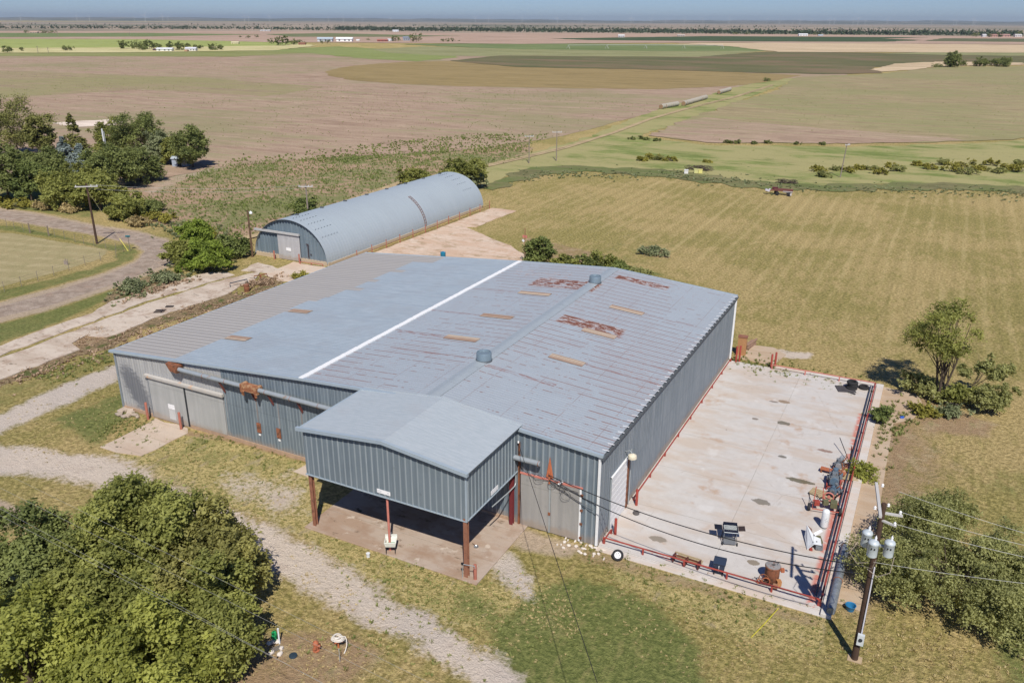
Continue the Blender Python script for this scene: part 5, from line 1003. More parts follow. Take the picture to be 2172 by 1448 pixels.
# arm lies along the away direction
MB().obox((-.28,.55,8.95),(.13,3.1,.14),R(8)).build('crossarm',XA,pm); MB().obox((.40,.35,8.45),(.95,.10,.10),R(8)).obox((.30,.1,8.1),(.8,.09,.09),R(-20)).build('bracket',XA,pm)
for (x,y,z) in ((-.2,1.7,9.03),(-.35,-.6,9.03),(.75,.45,8.5),(.6,.0,8.1),(.2,.7,8.6)): MB().lathe([(.03,0),(.07,.04),(.045,.09),(.07,.13),(.02,.19)],(x,y,z),10).build('insulator',INSU,pm,smooth=True)
TRG=plain('transformer_grey',(.50,.56,.60),.4,.1,.08,3)
for (x,y) in ((-.12,-.40),(.56,-.05),(-.46,.35)):
    t_=MB().lathe([(.20,6.42),(.235,6.46),(.235,7.1),(.25,7.12),(.25,7.17),(.21,7.24),(.10,7.30),(.02,7.31)],(x,y,0),22).build('transformer',TRG,pm,smooth=True)
    MB().lathe([(.04,7.27),(.065,7.31),(.04,7.36),(.065,7.4),(.04,7.45),(.02,7.52)],(x+.05,y+.08,0),10).build('bushing',INSU,t_,smooth=True); MB().obox((x-.05,y-.23,6.95),(.055,.07,.07)).build('terminal',BLACK,t_); MB().obox((x+.08,y-.225,6.95),(.055,.07,.07)).build('terminal',BLACK,t_); MB().obox((x*.5,y*.5+.1,6.8),(.12,.3,.1),math.atan2(y,x)-PI/2).build('mount',GALV,t_)
MB().tube([(.10,-.16,1.5),(.11,-.10,3.5),(.11,0,5.6)],.035,8).build('conduit',plain('pale_conduit',(.60,.60,.66),.5),pm,smooth=True); mbx=MB().box(-.05,.27,-.34,-.15,1.15,1.75).build('meter_box',plain('box_grey',(.58,.62,.64),.4),pm); MB().lathe([(.09,0),(.08,.06),(.02,.08)],M=Matrix.Translation((.11,-.34,1.5))@Matrix.Rotation(PI/2,4,'X'),seg=14).build('dial',BLK,mbx)
MB().tube([(.1,-.6,6.4),(.0,-.5,5.8),(-.4,0,5.5),(-.9,.5,5.9)],.016,5).tube([(.85,-.1,6.5),(.8,-.35,5.75),(.3,-.3,5.3),(-.2,-.3,5.6)],.02,5).tube([(-.8,.4,6.5),(-1.1,.1,6.0),(-.7,-.2,5.7),(-.2,-.2,5.9)],.016,5).build('lead',plain('lead_tan',(.35,.30,.24),.6),pm,smooth=True)
def wire(name,label,a,b,sag,r,mat,group=None,n=22):
    a=np.array(a,float);b=np.array(b,float); pts=[]
    for i in range(n+1):
        t=i/n; p=a+(b-a)*t; p[2]-=sag*4*t*(1-t); pts.append(tuple(p))
    return tag(MB().tube(pts,r,6,False).build(name,mat,None,smooth=True),label,'cable',group)
WB=plain('black_cable',(.02,.02,.022),.6); WS=plain('aluminium_wire',(.50,.50,.48),.5,.3)
wire('service_cable','upper black service cable from the transformers to the warehouse',(14.7,-3.4,5.75),(-3.3,-.25,4.25),.75,.026,WB); wire('service_cable','lower black service cable from the transformers to the warehouse',(14.7,-3.6,5.45),(-3.2,-.3,3.95),1.15,.026,WB)
for (a,px,lb) in (((15.6,-1.4,9.05),(2172,1117),'topmost of the four pale wires leaving the pole to the right'),((15.8,-2.5,8.6),(2172,1143),'second of the four pale wires leaving the pole to the right'),((15.7,-3.0,8.2),(2172,1168),'third of the four pale wires leaving the pole to the right'),((15.1,-3.2,6.0),(2172,1225),'lowest pale wire leaving the pole to the right')):
    e=G(*px,a[2]-.15); e=np.array(a)+(e-np.array(a))*3.0; e[2]=a[2]; wire('power_line',lb,a,e,.5,.009,WS,'pale wires running off to the right')
e=G(1275,1465,6.2); a=np.array((-5.38,-.2,5.85)); e=a+(e-a)*1.5; wire('drop_wire','thin black wire dropping from the wall mast across the lawn',a,e,.15,.016,WB)
for (p0,p1,lb) in (((26,1106),(543,1374),'lowest pale wire over the near trees'),((87,1125),(530,1365),'second lowest pale wire over the near trees'),((139,1103),(556,1310),'second highest pale wire over the near trees'),((207,1100),(556,1272),'highest pale wire over the near trees')):
    a=G(*p0,8.3);b=G(*p1,8.3); d=b-a; wire('power_line',lb,a-d*.8,b+d*1.3,.0,.005,plain('thin_wire',(.30,.30,.28),.5),'pale wires over the near trees')
pl_=pole('dark leaning power pole with pale crossarm beside the bend of the dirt road',tuple(G(206,517)),8.6,PW,True,R(38),.17,(0,0),3.0)
gw=MB(); top=np.array(G(206,517))+np.array([0,0,7.6]); bot=np.array(G(272,533)); gw.tube([tuple(top),tuple(bot)],.012,4); tag(gw.build('guy_wire',plain('guy_tan',(.45,.40,.22))),'thin guy wire from the left pole down to the roadside','wire'); 
d=(top-bot)/np.linalg.norm(top-bot); tag(MB().tube([tuple(bot),tuple(bot+d*2.2)],.05,6).build('guy_guard',plain('guard_yellow',(.62,.55,.12))),'yellow guard at the foot of the guy wire','guard')
lp=thing('light_pole','brown wooden lamp pole in front of the arched hut','lamp pole',tuple(G(536,545)),R(20)); MB().tube([(0,0,0),(0,0,6.4)],[.14,.11],10).build('shaft',plain('brown_pole',(.13,.08,.05),.9),lp,smooth=True); MB().tube([(0,0,6.1),(.35,0,6.25)],.025,6).build('arm',GALV,lp); MB().lathe([(.20,5.95),(.22,6.05),(.14,6.2),(.05,6.3)],(.42,0,0),14).build('lamp_shade',WHT,lp,smooth=True)
pole('pale weathered pole with crossarm rising behind the arched hut',tuple(G(655,470)),6.0,PWG,True,R(30),.15,armlen=2.2)
pole('left one of the two slim distant poles beside the farm track',tuple(G(1122,347)),6.4,PWG,True,R(27),.12,armlen=2.0); pole('right one of the two slim distant poles beside the farm track',tuple(G(1180,342)),6.9,PWG,True,R(27),.12,armlen=2.2); p3=pole('slim grey pole standing in the green strip on the right',tuple(G(1782,377)),7.0,PWG,True,R(60),.12,(.7,0),1.4)
A=np.array(G(206,517))+[0,0,8.2]; B=np.array(G(655,470))+[0,0,5.6]
for k in (-1,1): wire('power_line',('upper' if k>0 else 'lower')+' thin wire between the road pole and the hut pole',A+[0,0,.3*k],B+[0,0,.2*k],.6,.012,WS,'wires to the hut pole')
sg=thing('road_sign','small teal sign on a thin post inside the road bend','sign',tuple(G(276,532)),R(25)); MB().tube([(0,0,0),(0,0,2.0)],.04,6).build('post',FW,sg); MB().box(-.32,.32,-.05,-.02,1.95,2.2).obox((0,0,2.08),(.5,.5,.05)).build('panel',plain('teal_paint',(.03,.16,.19),.6),sg)
q=thing('antenna_mast','white capped post showing above the grove','post',tuple(G(228,345)),0); MB().tube([(0,0,0),(0,0,7.4)],.16,10).build('shaft',plain('white_mast',(.66,.68,.70),.5),q,smooth=True); MB().tube([(.5,0,0),(.5,0,6.9)],.08,8).build('side_pipe',GALV,q)
q=thing('stump','grey splintered stump at the left meadow fence','stump',tuple(G(141,561))); 
for k in range(4): MB().tube([(.15*k-.3,0,0),(.2*k-.4,.1*(k%2),.5+.25*(k%2))],[.14,.05],6).build('splinter',PWG,q)
# ------------------------------------------------------------------ farm machine, bales, hives, brush piles
im=thing('farm_implement','old red and white pull-type farm machine parked in the mown pasture','implement',tuple(G(1655,414)),R(4))
MB().tube([(-2.3,0,.7),(2.1,.2,1.15)],.09,8).tube([(-2.6,-.2,.5),(-2.0,0,.7)],.07,6).build('boom',plain('faded_implement_red',(.24,.09,.07),.8,0,.3,4),im); MB().box(-1.2,2.1,-.15,.75,.75,1.15).build('frame',plain('dull_red',(.16,.06,.05),.8),im); MB().obox((1.3,-.5,.75),(1.7,.10,.28),0,R(25)).build('shield',plain('dull_white',(.5,.47,.46),.7),im); MB().obox((-2.4,0,.75),(.8,.6,.3),.2,0,.3).obox((-2.0,.2,.9),(.3,.3,.25)).build('gearbox',plain('lilac_white',(.55,.53,.60),.6),im)
for x,y in ((-.5,-.6),(1.6,-.75),(-.9,.8),(1.3,.9)): MB().lathe([(.30,-.1),(.36,-.07),(.36,.07),(.30,.1)],(x,y,.36),16,'Y').build('wheel',RUB,im,smooth=True)
MB().obox((1.9,-.75,.4),(.28,.25,.4),.2).build('white_box',plain('dull_white',(.5,.47,.46),.7),im); MB().box(-1.6,-.6,.1,.7,.9,1.35).build('bonnet',plain('dark_maroon',(.10,.02,.03)),im)
BALE=plain('hay_bale',(.40,.37,.31),.95,0,.3,3); BEND=plain('bale_end',(.30,.19,.11),.95,0,.3,4)
bl0=None
def bale(loc,rz,lb):
    global bl0
    if bl0 is None:
        o=thing('hay_bale',lb,'hay bale',loc,rz,'round bales in rows along the green strip'); 
        MB().lathe([(.80,-.74),(.88,-.66),(.90,0),(.88,.66),(.80,.74)],M=Matrix.Translation((0,0,.88))@Matrix.Rotation(-PI/2,4,'X'),seg=20).build('wrap',BALE,o,smooth=True)
        MB().lathe([(.78,-.76),(.02,-.765)],M=Matrix.Translation((0,0,.88))@Matrix.Rotation(-PI/2,4,'X'),seg=18).build('end_face',BEND,o); bl0=o; return o
    return dup(bl0,loc,rz,lb)
for (a,b,lb) in (((1401,232),(1437,225.5),'grey round bale in the nearest bale row'),((1449,225),(1497,211),'grey round bale in the long middle bale row'),((1524,200.5),(1548,193.5),'grey round bale in the short farthest bale row')):
    A=G(*a);B=G(*b); d=B-A; L=np.linalg.norm(d); n=int(L/1.58); rz=math.atan2(d[1],d[0])-PI/2
    for k in range(n): 
        p=A+d*(k+.5)/n; bale((p[0]+random.Random(k).uniform(-.08,.08),p[1],0.06),rz+random.Random(k).uniform(-.06,.06),lb)
for (x,y,c,lb) in ((1455,369,(.70,.70,.68),'white box at the left of the small hive group'),(1476,368,(.60,.58,.25),'pale yellow box in the middle of the hive group'),(1485,368,(.66,.62,.22),'yellow box at the right of the hive group')):
    q=thing('hive_box',lb,'box',tuple(G(x,y)),R(20)); m_=plain('hive_%d'%x,c,.7); MB().box(-.4,.4,-.35,.35,.1,.8).build('body',m_,q); MB().box(-.45,.45,-.4,.4,.8,.9).build('lid',m_,q)
def sticks(label,loc,w_,h,n,seed,mat,name='brush_pile'):
    rr=random.Random(seed); mb=MB()
    for k in range(n):
        a=rr.uniform(0,PI); x,y=rr.uniform(-w_,w_)*.7,rr.uniform(-w_,w_)*.25; l=rr.uniform(.5,1)*w_; z=rr.uniform(0,h); mb.tube([(x-l*math.cos(a)/2,y-l*math.sin(a)*.3,z),(x,y,z+rr.uniform(.05,.25)),(x+l*math.cos(a)/2,y+l*math.sin(a)*.3,z*rr.uniform(.3,1))],.05,4)
    o=mb.build(name,mat); o.location=tuple(loc); return tag(o,label,'brush pile')
DKS=plain('dead_wood',(.10,.075,.06),.95,0,.3,3)
sticks('dark tangled brush pile near the old farm machine',G(1668,390),2.4,.8,40,1,DKS); sticks('dark brush pile behind the yellow boxes',G(1482,362),3.2,1.0,50,2,DKS)
# ------------------------------------------------------------------ vegetation
def leafmat(name,c1,c2,trans=.22,sc=.9):
    t=NT(name); P=t.obj(); a=t.rgb(t.attr('leaf')); n=t.noise(P,sc,3,.6)
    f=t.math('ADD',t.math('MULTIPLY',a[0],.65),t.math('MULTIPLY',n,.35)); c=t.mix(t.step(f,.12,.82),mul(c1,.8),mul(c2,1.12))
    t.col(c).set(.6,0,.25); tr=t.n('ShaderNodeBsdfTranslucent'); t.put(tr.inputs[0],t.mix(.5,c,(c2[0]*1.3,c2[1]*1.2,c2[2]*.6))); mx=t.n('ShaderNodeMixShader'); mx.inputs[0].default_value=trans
    out=t.t.nodes['Material Output']; t.t.links.new(t.b.outputs[0],mx.inputs[1]); t.t.links.new(tr.outputs[0],mx.inputs[2]); t.t.links.new(mx.outputs[0],out.inputs[0]); return t.m
def clumps(rng,R3,n,cr,c0=(0,0,0),bottom=-.6,spike=.15,inner=.35):
    out=[]
    while len(out)<n:
        d=rng.randn(3); d/=np.linalg.norm(d)
        if d[2]<bottom: continue
        u=inner+(1-inner)*rng.rand()**.6; k=1+rng.randn()*spike
        p=np.array(c0)+d*np.array(R3)*u*k; out.append((p,cr*(.65+.7*rng.rand())))
    return out
def leaves(rng,cl,n,size,flat=.75,up=.75,ns=.6,droop=.1):
    cs=np.array([c[0] for c in cl]); rs=np.array([c[1] for c in cl]); w_=rs**2
    nt_=max(1,n//12); kt=rng.choice(len(cl),nt_,p=w_/w_.sum()); cm=cs.mean(0); od=cs-cm; od/=(np.linalg.norm(od,axis=1)[:,None]+.01)
    td=rng.randn(nt_,3)*.75+od[kt]*.55+np.array([0,0,.25]); td/=np.linalg.norm(td,axis=1)[:,None]; tl=rs[kt]*(.8+.55*rng.rand(nt_)); st_=cs[kt]+rng.randn(nt_,3)*rs[kt][:,None]*.18
    ti=rng.randint(0,nt_,n); k=kt[ti]; u=.3+.7*rng.rand(n)**.8; d=td[ti]; p=st_[ti]+d*(tl[ti]*u)[:,None]*np.array([1,1,flat])+rng.randn(n,3)*(rs[k]*.10)[:,None]; p[:,2]-=(u**2*rs[k]*droop)
    nr=d*.5+rng.randn(n,3)*ns+np.array([0,0,up]); nr/=np.linalg.norm(nr,axis=1)[:,None]
    t=rng.randn(n,3); t-=nr*(t*nr).sum(1)[:,None]; t/=np.linalg.norm(t,axis=1)[:,None]; b=np.cross(nr,t); s_=size*(.55+.9*rng.rand(n))[:,None]
    V=np.stack([p-t*s_,p+b*s_*.55,p+t*s_,p-b*s_*.55],1).reshape(-1,3); F=np.arange(4*n).reshape(n,4)
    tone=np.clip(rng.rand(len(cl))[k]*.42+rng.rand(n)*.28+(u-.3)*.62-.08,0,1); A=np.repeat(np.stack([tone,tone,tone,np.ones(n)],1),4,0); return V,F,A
BARK=plain('bark',(.10,.075,.055),.95,0,.35,5); BARKP=plain('pale_bark',(.30,.27,.24),.95,0,.25,5)
def tree(name,label,cat,loc,h,R3,n,nl,cr,size,mat,seed,group=None,trunk=.18,zc=None,bark=None,bottom=-.5,multi=1,shape='round',flat=.75,spike=.15,inner=.35,lean=(0,0),ns=.7,bare=0,droop=.1):
    rng=np.random.RandomState(seed); o=thing(name,label,cat,loc,0,group); zc=zc if zc is not None else h-R3[2]
    if shape=='cone':
        cl=[]
        for i in range(n):
            t_=rng.rand()**.7; z=h*(1-t_)*.97+.15*h*t_*0; rr=R3[0]*(t_**.85)*(.55+.5*rng.rand()); a=rng.rand()*2*PI; cl.append((np.array([rr*math.cos(a),rr*math.sin(a),max(z,.3)]),cr*(.4+.6*t_)*(.8+.4*rng.rand())))
    else: cl=clumps(rng,R3,n,cr,(lean[0],lean[1],zc),bottom,spike,inner)
    cl=[(np.array([c[0],c[1],max(c[2],r_*.5*flat)]),r_) for c,r_ in cl]
    tm=MB(); 
    for m_ in range(multi):
        a=2*PI*m_/multi+seed; off=(0 if multi==1 else .18)
        bx,by=off*math.cos(a),off*math.sin(a); tx,ty=lean[0]+(0 if multi==1 else R3[0]*.45*math.cos(a)),lean[1]+(0 if multi==1 else R3[1]*.45*math.sin(a))
        tm.tube([(bx,by,-.05),(bx+(tx-bx)*.25,by+(ty-by)*.25,zc*.35),(bx+(tx-bx)*.6,by+(ty-by)*.6,zc*.7),(tx,ty,max(h*.82,zc))],[trunk,trunk*.75,trunk*.5,trunk*.12],8)
        for j in rng.choice(len(cl),min(len(cl),9),replace=False):
            c=cl[j][0]; z0=zc*rng.uniform(.3,.75); f_=z0/max(zc,.1)*.8; s=(bx+(tx-bx)*f_,by+(ty-by)*f_,z0); tm.tube([s,((s[0]+c[0])/2,(s[1]+c[1])/2,(s[2]+c[2])/2+.15),tuple(c)],[trunk*.38,trunk*.22,trunk*.06],5,False)
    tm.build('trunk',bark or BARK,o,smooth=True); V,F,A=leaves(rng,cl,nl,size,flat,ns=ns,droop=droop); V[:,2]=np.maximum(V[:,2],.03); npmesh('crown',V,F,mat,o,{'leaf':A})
    if bare:
        bm_=MB()
        for k in range(bare):
            a=rng.rand()*2*PI; l=R3[0]*rng.uniform(.5,1); z=rng.uniform(.2,.8); bm_.tube([(0,0,.1),(l*.5*math.cos(a),l*.5*math.sin(a),z),(l*math.cos(a+.3),l*math.sin(a+.3),z*1.2)],[.05,.035,.015],4,False)
        bm_.build('dead_branch',BARKP,o)
    return o
L_OLIVE=leafmat('leaf_olive',(.085,.11,.025),(.36,.375,.11),.42); L_DARK=leafmat('leaf_dark',(.055,.085,.026),(.26,.295,.10),.36); L_BRIGHT=leafmat('leaf_bright',(.13,.16,.03),(.42,.44,.11),.45); L_BLUE=leafmat('leaf_blue',(.12,.16,.15),(.30,.36,.34),.1)
L_MESQ=leafmat('leaf_mesquite',(.13,.15,.045),(.42,.43,.18),.45); L_PINE=leafmat('leaf_pine',(.09,.11,.025),(.25,.25,.08),.2); L_MID=leafmat('leaf_mid',(.07,.11,.03),(.22,.26,.08),.3); L_GREY=leafmat('leaf_greygreen',(.11,.14,.06),(.30,.33,.18),.3); L_BRONZE=leafmat('leaf_bronze',(.10,.11,.03),(.40,.38,.13),.4); L_WEED=leafmat('leaf_weed',(.15,.20,.055),(.33,.39,.125),.45); L_TUFT=leafmat('leaf_tuft',(.15,.18,.05),(.30,.33,.12),.35); L_FRESH=leafmat('leaf_fresh',(.075,.115,.02),(.30,.385,.07),.42); L_YEL=leafmat('leaf_yellow',(.15,.16,.03),(.36,.33,.07),.3); L_STRAW=leafmat('leaf_straw',(.22,.17,.07),(.50,.40,.20),.2); L_STRAW2=leafmat('leaf_dry_tuft',(.36,.29,.14),(.56,.46,.24),.3); L_RED=leafmat('leaf_redbrown',(.28,.19,.12),(.46,.34,.24),.2)
def at(px,py,z=0): return tuple(G(px,py,z)*np.array([1,1,0]))
# near mass at the lower left
near=[('dark round tree at the far left of the near group',(70,1190),5.2,(3.3,3.0,2.3),L_DARK,3.6),('tall dark olive tree at the back of the near group, reaching highest',(322,1140),6.7,(3.1,2.5,2.5),L_OLIVE,3.8),('bronze green tree between the tall and the bright trees',(432,1212),5.5,(2.6,2.6,2.2),L_BRONZE,2.6),('bright yellow green maple-like tree at the lower left edge',(60,1400),5.6,(3.3,3.1,2.7),L_BRIGHT,3.0),('bright green tree at the bottom middle of the near group',(270,1430),5.5,(3.0,3.0,2.6),L_BRIGHT,3.0),('olive tree at the right tip of the near group',(438,1322),4.6,(2.35,2.3,2.0),L_OLIVE,2.5),('dark tree hidden behind the bright ones in the near group',(215,1260),5.3,(3.0,2.6,2.3),L_OLIVE,3.2)]
for i,(lb,p,h,R3,mt_,zz) in enumerate(near):
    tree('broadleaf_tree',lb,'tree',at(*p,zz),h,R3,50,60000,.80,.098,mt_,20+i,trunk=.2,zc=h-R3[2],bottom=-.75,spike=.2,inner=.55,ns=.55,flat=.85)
# right spreading mesquites
ms=[('leftmost feathery low tree beside the power pole',(1905,1262),3.2,(1.9,2.4,1.5),1),('largest spreading feathery tree right of the power pole',(2030,1290),4.3,(3.0,2.8,1.9),2),('feathery tree behind the transformers',(1945,1180),3.6,(2.2,2.6,1.5),3),('feathery tree at the right picture edge',(2155,1290),4.0,(2.4,2.7,1.9),4),('low feathery tree at the far right bottom',(2120,1345),2.8,(2.0,1.7,1.3),6),('small feathery sapling between the silver pipe and the power pole',(1858,1225),2.2,(1.2,1.5,1.0),7),('feathery tree at the upper edge of the spreading group',(1990,1150),3.2,(1.9,1.8,1.3),8)]
for lb,p,h,R3,sd in ms:
    tree('mesquite_tree',lb,'tree',at(*p),h,R3,46,int(9000*R3[0]*R3[1]*.46),.68,.062,L_MESQ,40+sd,trunk=.10,multi=4,bottom=-.35,spike=.22,inner=.25,flat=.6,ns=.9,group=None,droop=.35)
# middle right tree with clear stems
tree('elm_tree','open crowned dark green tree with several bare stems in the pasture','tree',at(1990,850),8.9,(2.7,2.5,3.2),30,15000,.80,.08,L_OLIVE,61,trunk=.12,multi=4,zc=5.7,bottom=-.55,spike=.22,inner=.25,ns=.9,bare=5)
tree('elm_tree','thin sapling leaning right of the open crowned tree','tree',at(2040,845),4.2,(2.0,1.2,1.3),26,7000,.4,.09,L_MESQ,62,trunk=.07,zc=2.6,lean=(1.6,.3),spike=.3,ns=.9)
def bush(label,p,h,R3,mat,seed,n=26,nl=7000,cr=.5,size=.09,name='bush',cat='bush',bare=0,group=None,z=0):
    c=at(*p); return tree(name,label,cat,c,h,R3,n,nl,cr,size,mat,seed,group,trunk=.05,zc=h*.45,bottom=-.3,multi=3,spike=.2,inner=.2,bare=bare)
bush('bright bush left of the open crowned tree',(1955,838),1.7,(1.7,1.5,.9),L_MESQ,71); bush('dark bush under the open crowned tree',(2035,860),1.6,(1.8,1.3,.9),L_OLIVE,72); bush('large rounded bush at the right end of the thicket',(2098,872),2.4,(2.0,1.7,1.2),L_MESQ,73,30,9000); bush('grey green weedy clump before the thicket',(2020,885),.7,(1.6,.9,.4),L_GREY,74,14,3000); bush('leafy vine on the corner of the concrete strip',(1868,895),1.1,(.5,1.1,.6),L_MID,75,14,3500); bush('small vine on the outer kerb by the machinery',(1826,1010),.8,(.6,.6,.45),L_BRIGHT,76,10,2500); bush('yellowish weed between the strip and the thicket',(1962,878),.8,(.8,.7,.45),L_YEL,77,10,2500)
# bushes round the hut and behind the warehouse
bush('tall upper part of the dense hedge-like thicket by the road bend',(425,545),5.0,(2.4,2.2,2.8),L_FRESH,81,50,26000,.7,.13,name='juniper',cat='shrub'); bush('broad lower part of the dense thicket by the road bend',(440,575),3.0,(3.2,2.0,1.8),L_FRESH,82,46,24000,.6,.12,name='juniper',cat='shrub'); bush('right dark flank of the dense thicket by the road bend',(490,545),3.0,(2.2,2.4,1.7),L_MID,83,36,16000,.6,.12,name='juniper',cat='shrub'); bush('left shoulder of the dense thicket by the road bend',(385,560),2.6,(2.0,1.8,1.5),L_OLIVE,84,30,12000,.6,.12,name='juniper',cat='shrub')
bush('small blue green bush left of the weathered strips',(280,616),1.1,(1.5,1.2,.7),L_GREY,85,18,5000); bush('low grey green clump between thicket and strips',(352,598),1.0,(1.8,1.2,.6),L_GREY,86,18,5000); bush('grass clump by the hut apron',(634,590),.6,(1.3,.8,.35),L_YEL,87,10,2500)
bush('round dark bush behind the arched hut near the pale pole',(648,462),3.4,(2.5,2.3,1.9),L_MID,88,34,12000,.7,.14); bush('bush peeping over the hut roof',(880,396),3.4,(3.2,2.6,1.9),L_OLIVE,89,34,10000,.8,.16); bush('large bush at the far end of the hut',(985,397),5.2,(4.3,3.6,2.8),L_OLIVE,90,46,20000,.95,.17,bare=3); bush('lighter bush before the far end of the hut',(1008,400),3.4,(2.2,2.0,1.9),L_GREY,91,26,7000,.7,.15)
bush('tall round bush behind the warehouse ridge seam',(1146,572),3.9,(2.1,2.0,2.1),L_MID,92,34,13000,.6,.12)
for i,(x,y,h,r_,m_,lb) in enumerate(((1200,580,2.6,1.9,L_OLIVE,'dark bush second in the row behind the warehouse'),(1235,582,2.5,1.8,L_DARK,'middle bush of the row behind the warehouse'),(1270,580,3.0,1.6,L_OLIVE,'pointed bush fourth in the row behind the warehouse'),(1310,584,1.8,1.9,L_MID,'low bush fifth in the row behind the warehouse'),(1345,590,1.2,1.8,L_MESQ,'lowest bush at the right end of the row behind the warehouse'))): bush(lb,(x,y),h,(r_,1.4,h*.5),m_,95+i,26,7000,.5,.11)
bush('brown dead tumbleweed mound in the pasture',(1386,540),.9,(2.2,1.1,.5),L_GREY,101,18,5000,.5,.1,name='weed_mound')
# grove at the left
gl=[((92,372),318,30,L_DARK,'tree','dark tree filling the gap right of the ragged pine','oak_tree'),((235,372),312,34,L_OLIVE,'tree','olive tree behind the white mast','elm_tree'),((40,330),215,60,L_PINE,'tree','tallest pine-like tree at the left edge of the grove','pine_tree'),((95,345),235,28,L_PINE,'tree','ragged pine with open branches right of the tallest one','pine_tree'),((20,425),300,45,L_DARK,'tree','dark tree at the lower left edge of the grove','oak_tree'),((68,425),338,38,L_MID,'tree','rounded fresh green tree at the front left of the grove','oak_tree'),((112,392),330,36,L_DARK,'tree','dark tree behind the fresh green one','oak_tree'),((150,440),362,48,L_OLIVE,'tree','broad olive tree at the grove front by the power pole','elm_tree'),((215,445),372,42,L_OLIVE,'tree','olive tree just behind the dark power pole','elm_tree'),((250,400),300,50,L_DARK,'tree','big dark tree in the middle of the grove','oak_tree'),((300,330),243,45,L_DARK,'tree','tall dark tree at the back of the grove','oak_tree'),((235,330),262,30,L_OLIVE,'tree','bronze tipped tree at the back, left of the tall dark one','elm_tree'),((372,350),292,24,L_OLIVE,'tree','olive tree left of the right tip tree of the grove','elm_tree'),((345,345),283,34,L_GREY,'tree','grey green tree between the two right trees of the grove','elm_tree'),((410,356),272,38,L_DARK,'tree','dark rounded tree at the right tip of the grove','oak_tree'),((300,385),320,40,L_DARK,'tree','dark tree in front of the tall back one','oak_tree'),((270,466),415,38,L_OLIVE,'tree','low sprawling tree with dead limbs at the front right','elm_tree'),((318,450),428,22,L_DARK,'tree','small dark tree at the right front of the grove','elm_tree'),((190,412),356,36,L_OLIVE,'tree','olive tree in the heart of the grove','elm_tree')]
for i,(b_,ty,hw,m_,cat,lb,nm) in enumerate(gl):
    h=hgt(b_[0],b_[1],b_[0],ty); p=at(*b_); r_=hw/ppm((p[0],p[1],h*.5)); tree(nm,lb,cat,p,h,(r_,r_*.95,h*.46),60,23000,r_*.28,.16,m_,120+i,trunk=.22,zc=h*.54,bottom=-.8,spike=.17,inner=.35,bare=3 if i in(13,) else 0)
for (b_,ty,hw,m_,lb,nm,sd) in (((163,330),236,26,L_PINE,'yellowish conical pine at the back of the grove','pine_tree',1),((140,350),285,22,L_BLUE,'silver blue spruce, left of the pair','spruce_tree',2),((178,372),300,26,L_BLUE,'silver blue spruce, larger right one of the pair','spruce_tree',3),((118,372),322,16,L_BLUE,'small silver blue spruce at the left of the blue group','spruce_tree',4)):
    h=hgt(b_[0],b_[1],b_[0],ty); p=at(*b_); r_=hw/ppm((p[0],p[1],h*.4)); tree(nm,lb,'tree',p,h,(r_,r_,h*.5),80,20000,r_*.34,.16,m_,150+sd,trunk=.18,shape='cone',zc=h*.4)
for i,(x,y,r_,m_,lb) in enumerate(((40,440,2.6,L_YEL,'yellow green brush at the left below the grove'),(95,445,2.2,L_STRAW,'straw coloured brush along the road verge'),(150,450,1.6,L_STRAW,'dry brush by the grove shade'),(340,470,2.6,L_YEL,'yellowish brush right of the low sprawling tree'),(300,478,2.2,L_STRAW,'dry rusty brush inside the road bend'),(420,500,3.0,L_YEL,'broad yellow green weeds beyond the road bend'),(-10,430,2.5,L_YEL,'yellow brush cut by the left picture edge'))): bush(lb,(x,y),1.2,(r_,r_*.7,.7),m_,170+i,20,5000,.5,.13,name='brush',cat='brush')
sd_=thing('small_shed','pale blue grey metal shed half hidden at the right tip of the grove','shed',at(385,352),R(30)); MB().box(-1.6,1.6,-1.1,1.1,0,1.7).build('wall',plain('pale_shed',(.33,.38,.46),.5),sd_); q=MB(); q.add([(-1.8,-1.3,1.7),(1.8,-1.3,1.7),(1.8,0,2.3),(-1.8,0,2.3),(1.8,1.3,1.7),(-1.8,1.3,1.7)],[(0,1,2,3),(3,2,4,5),(1,4,2),(0,3,5)]); q.build('roof',plain('shed_roof',(.40,.45,.52),.5),sd_); MB().box(-.4,.4,-1.14,-1.1,.05,1.5).build('door',BLK,sd_)
# shrubs in the green strip, right
rng=np.random.RandomState(6)
shr=[(1735,364,1.1),(1775,362,.8),(1800,366,1.2),(1822,360,.9),(1850,362,1.0),(1868,370,1.3),(1890,356,.9),(1905,364,1.1),(1945,352,.8),(1975,360,1.2),(2000,350,1.5),(2018,364,1.6),(2045,358,1.9),(2052,370,1.5),(2080,362,1.0),(2105,352,1.5),(2120,368,1.2),(2140,362,1.5),(2163,366,1.6),(2165,350,1.2),(1385,338,1.2),(1362,342,.8),(1400,340,1.0),(1420,342,1.1),(1500,345,.5),(1745,376,1.0)]
for i,(x,y,h) in enumerate(shr):
    bush('yellow green shrub in the grassy strip behind the pasture',(x,y),h,(h*1.5,h*1.1,h*.55),[L_YEL,L_MESQ,L_YEL][i%3],200+i,16,2200,.45,.13,name='shrub',cat='shrub',group='yellow green shrubs of the grassy strip')
for i,(x,y) in enumerate(((1340,297),(1362,296),(1372,298),(1395,300),(1543,304),(1555,305),(1565,305),(1598,306),(1628,305),(1690,307),(1745,308))): bush('tiny dark bush on the edge between strip and tan field',(x,y),.8,(1.0,.8,.4),L_DARK,240+i,8,700,.4,.15,name='bush',group='dark bushes along the field edge')
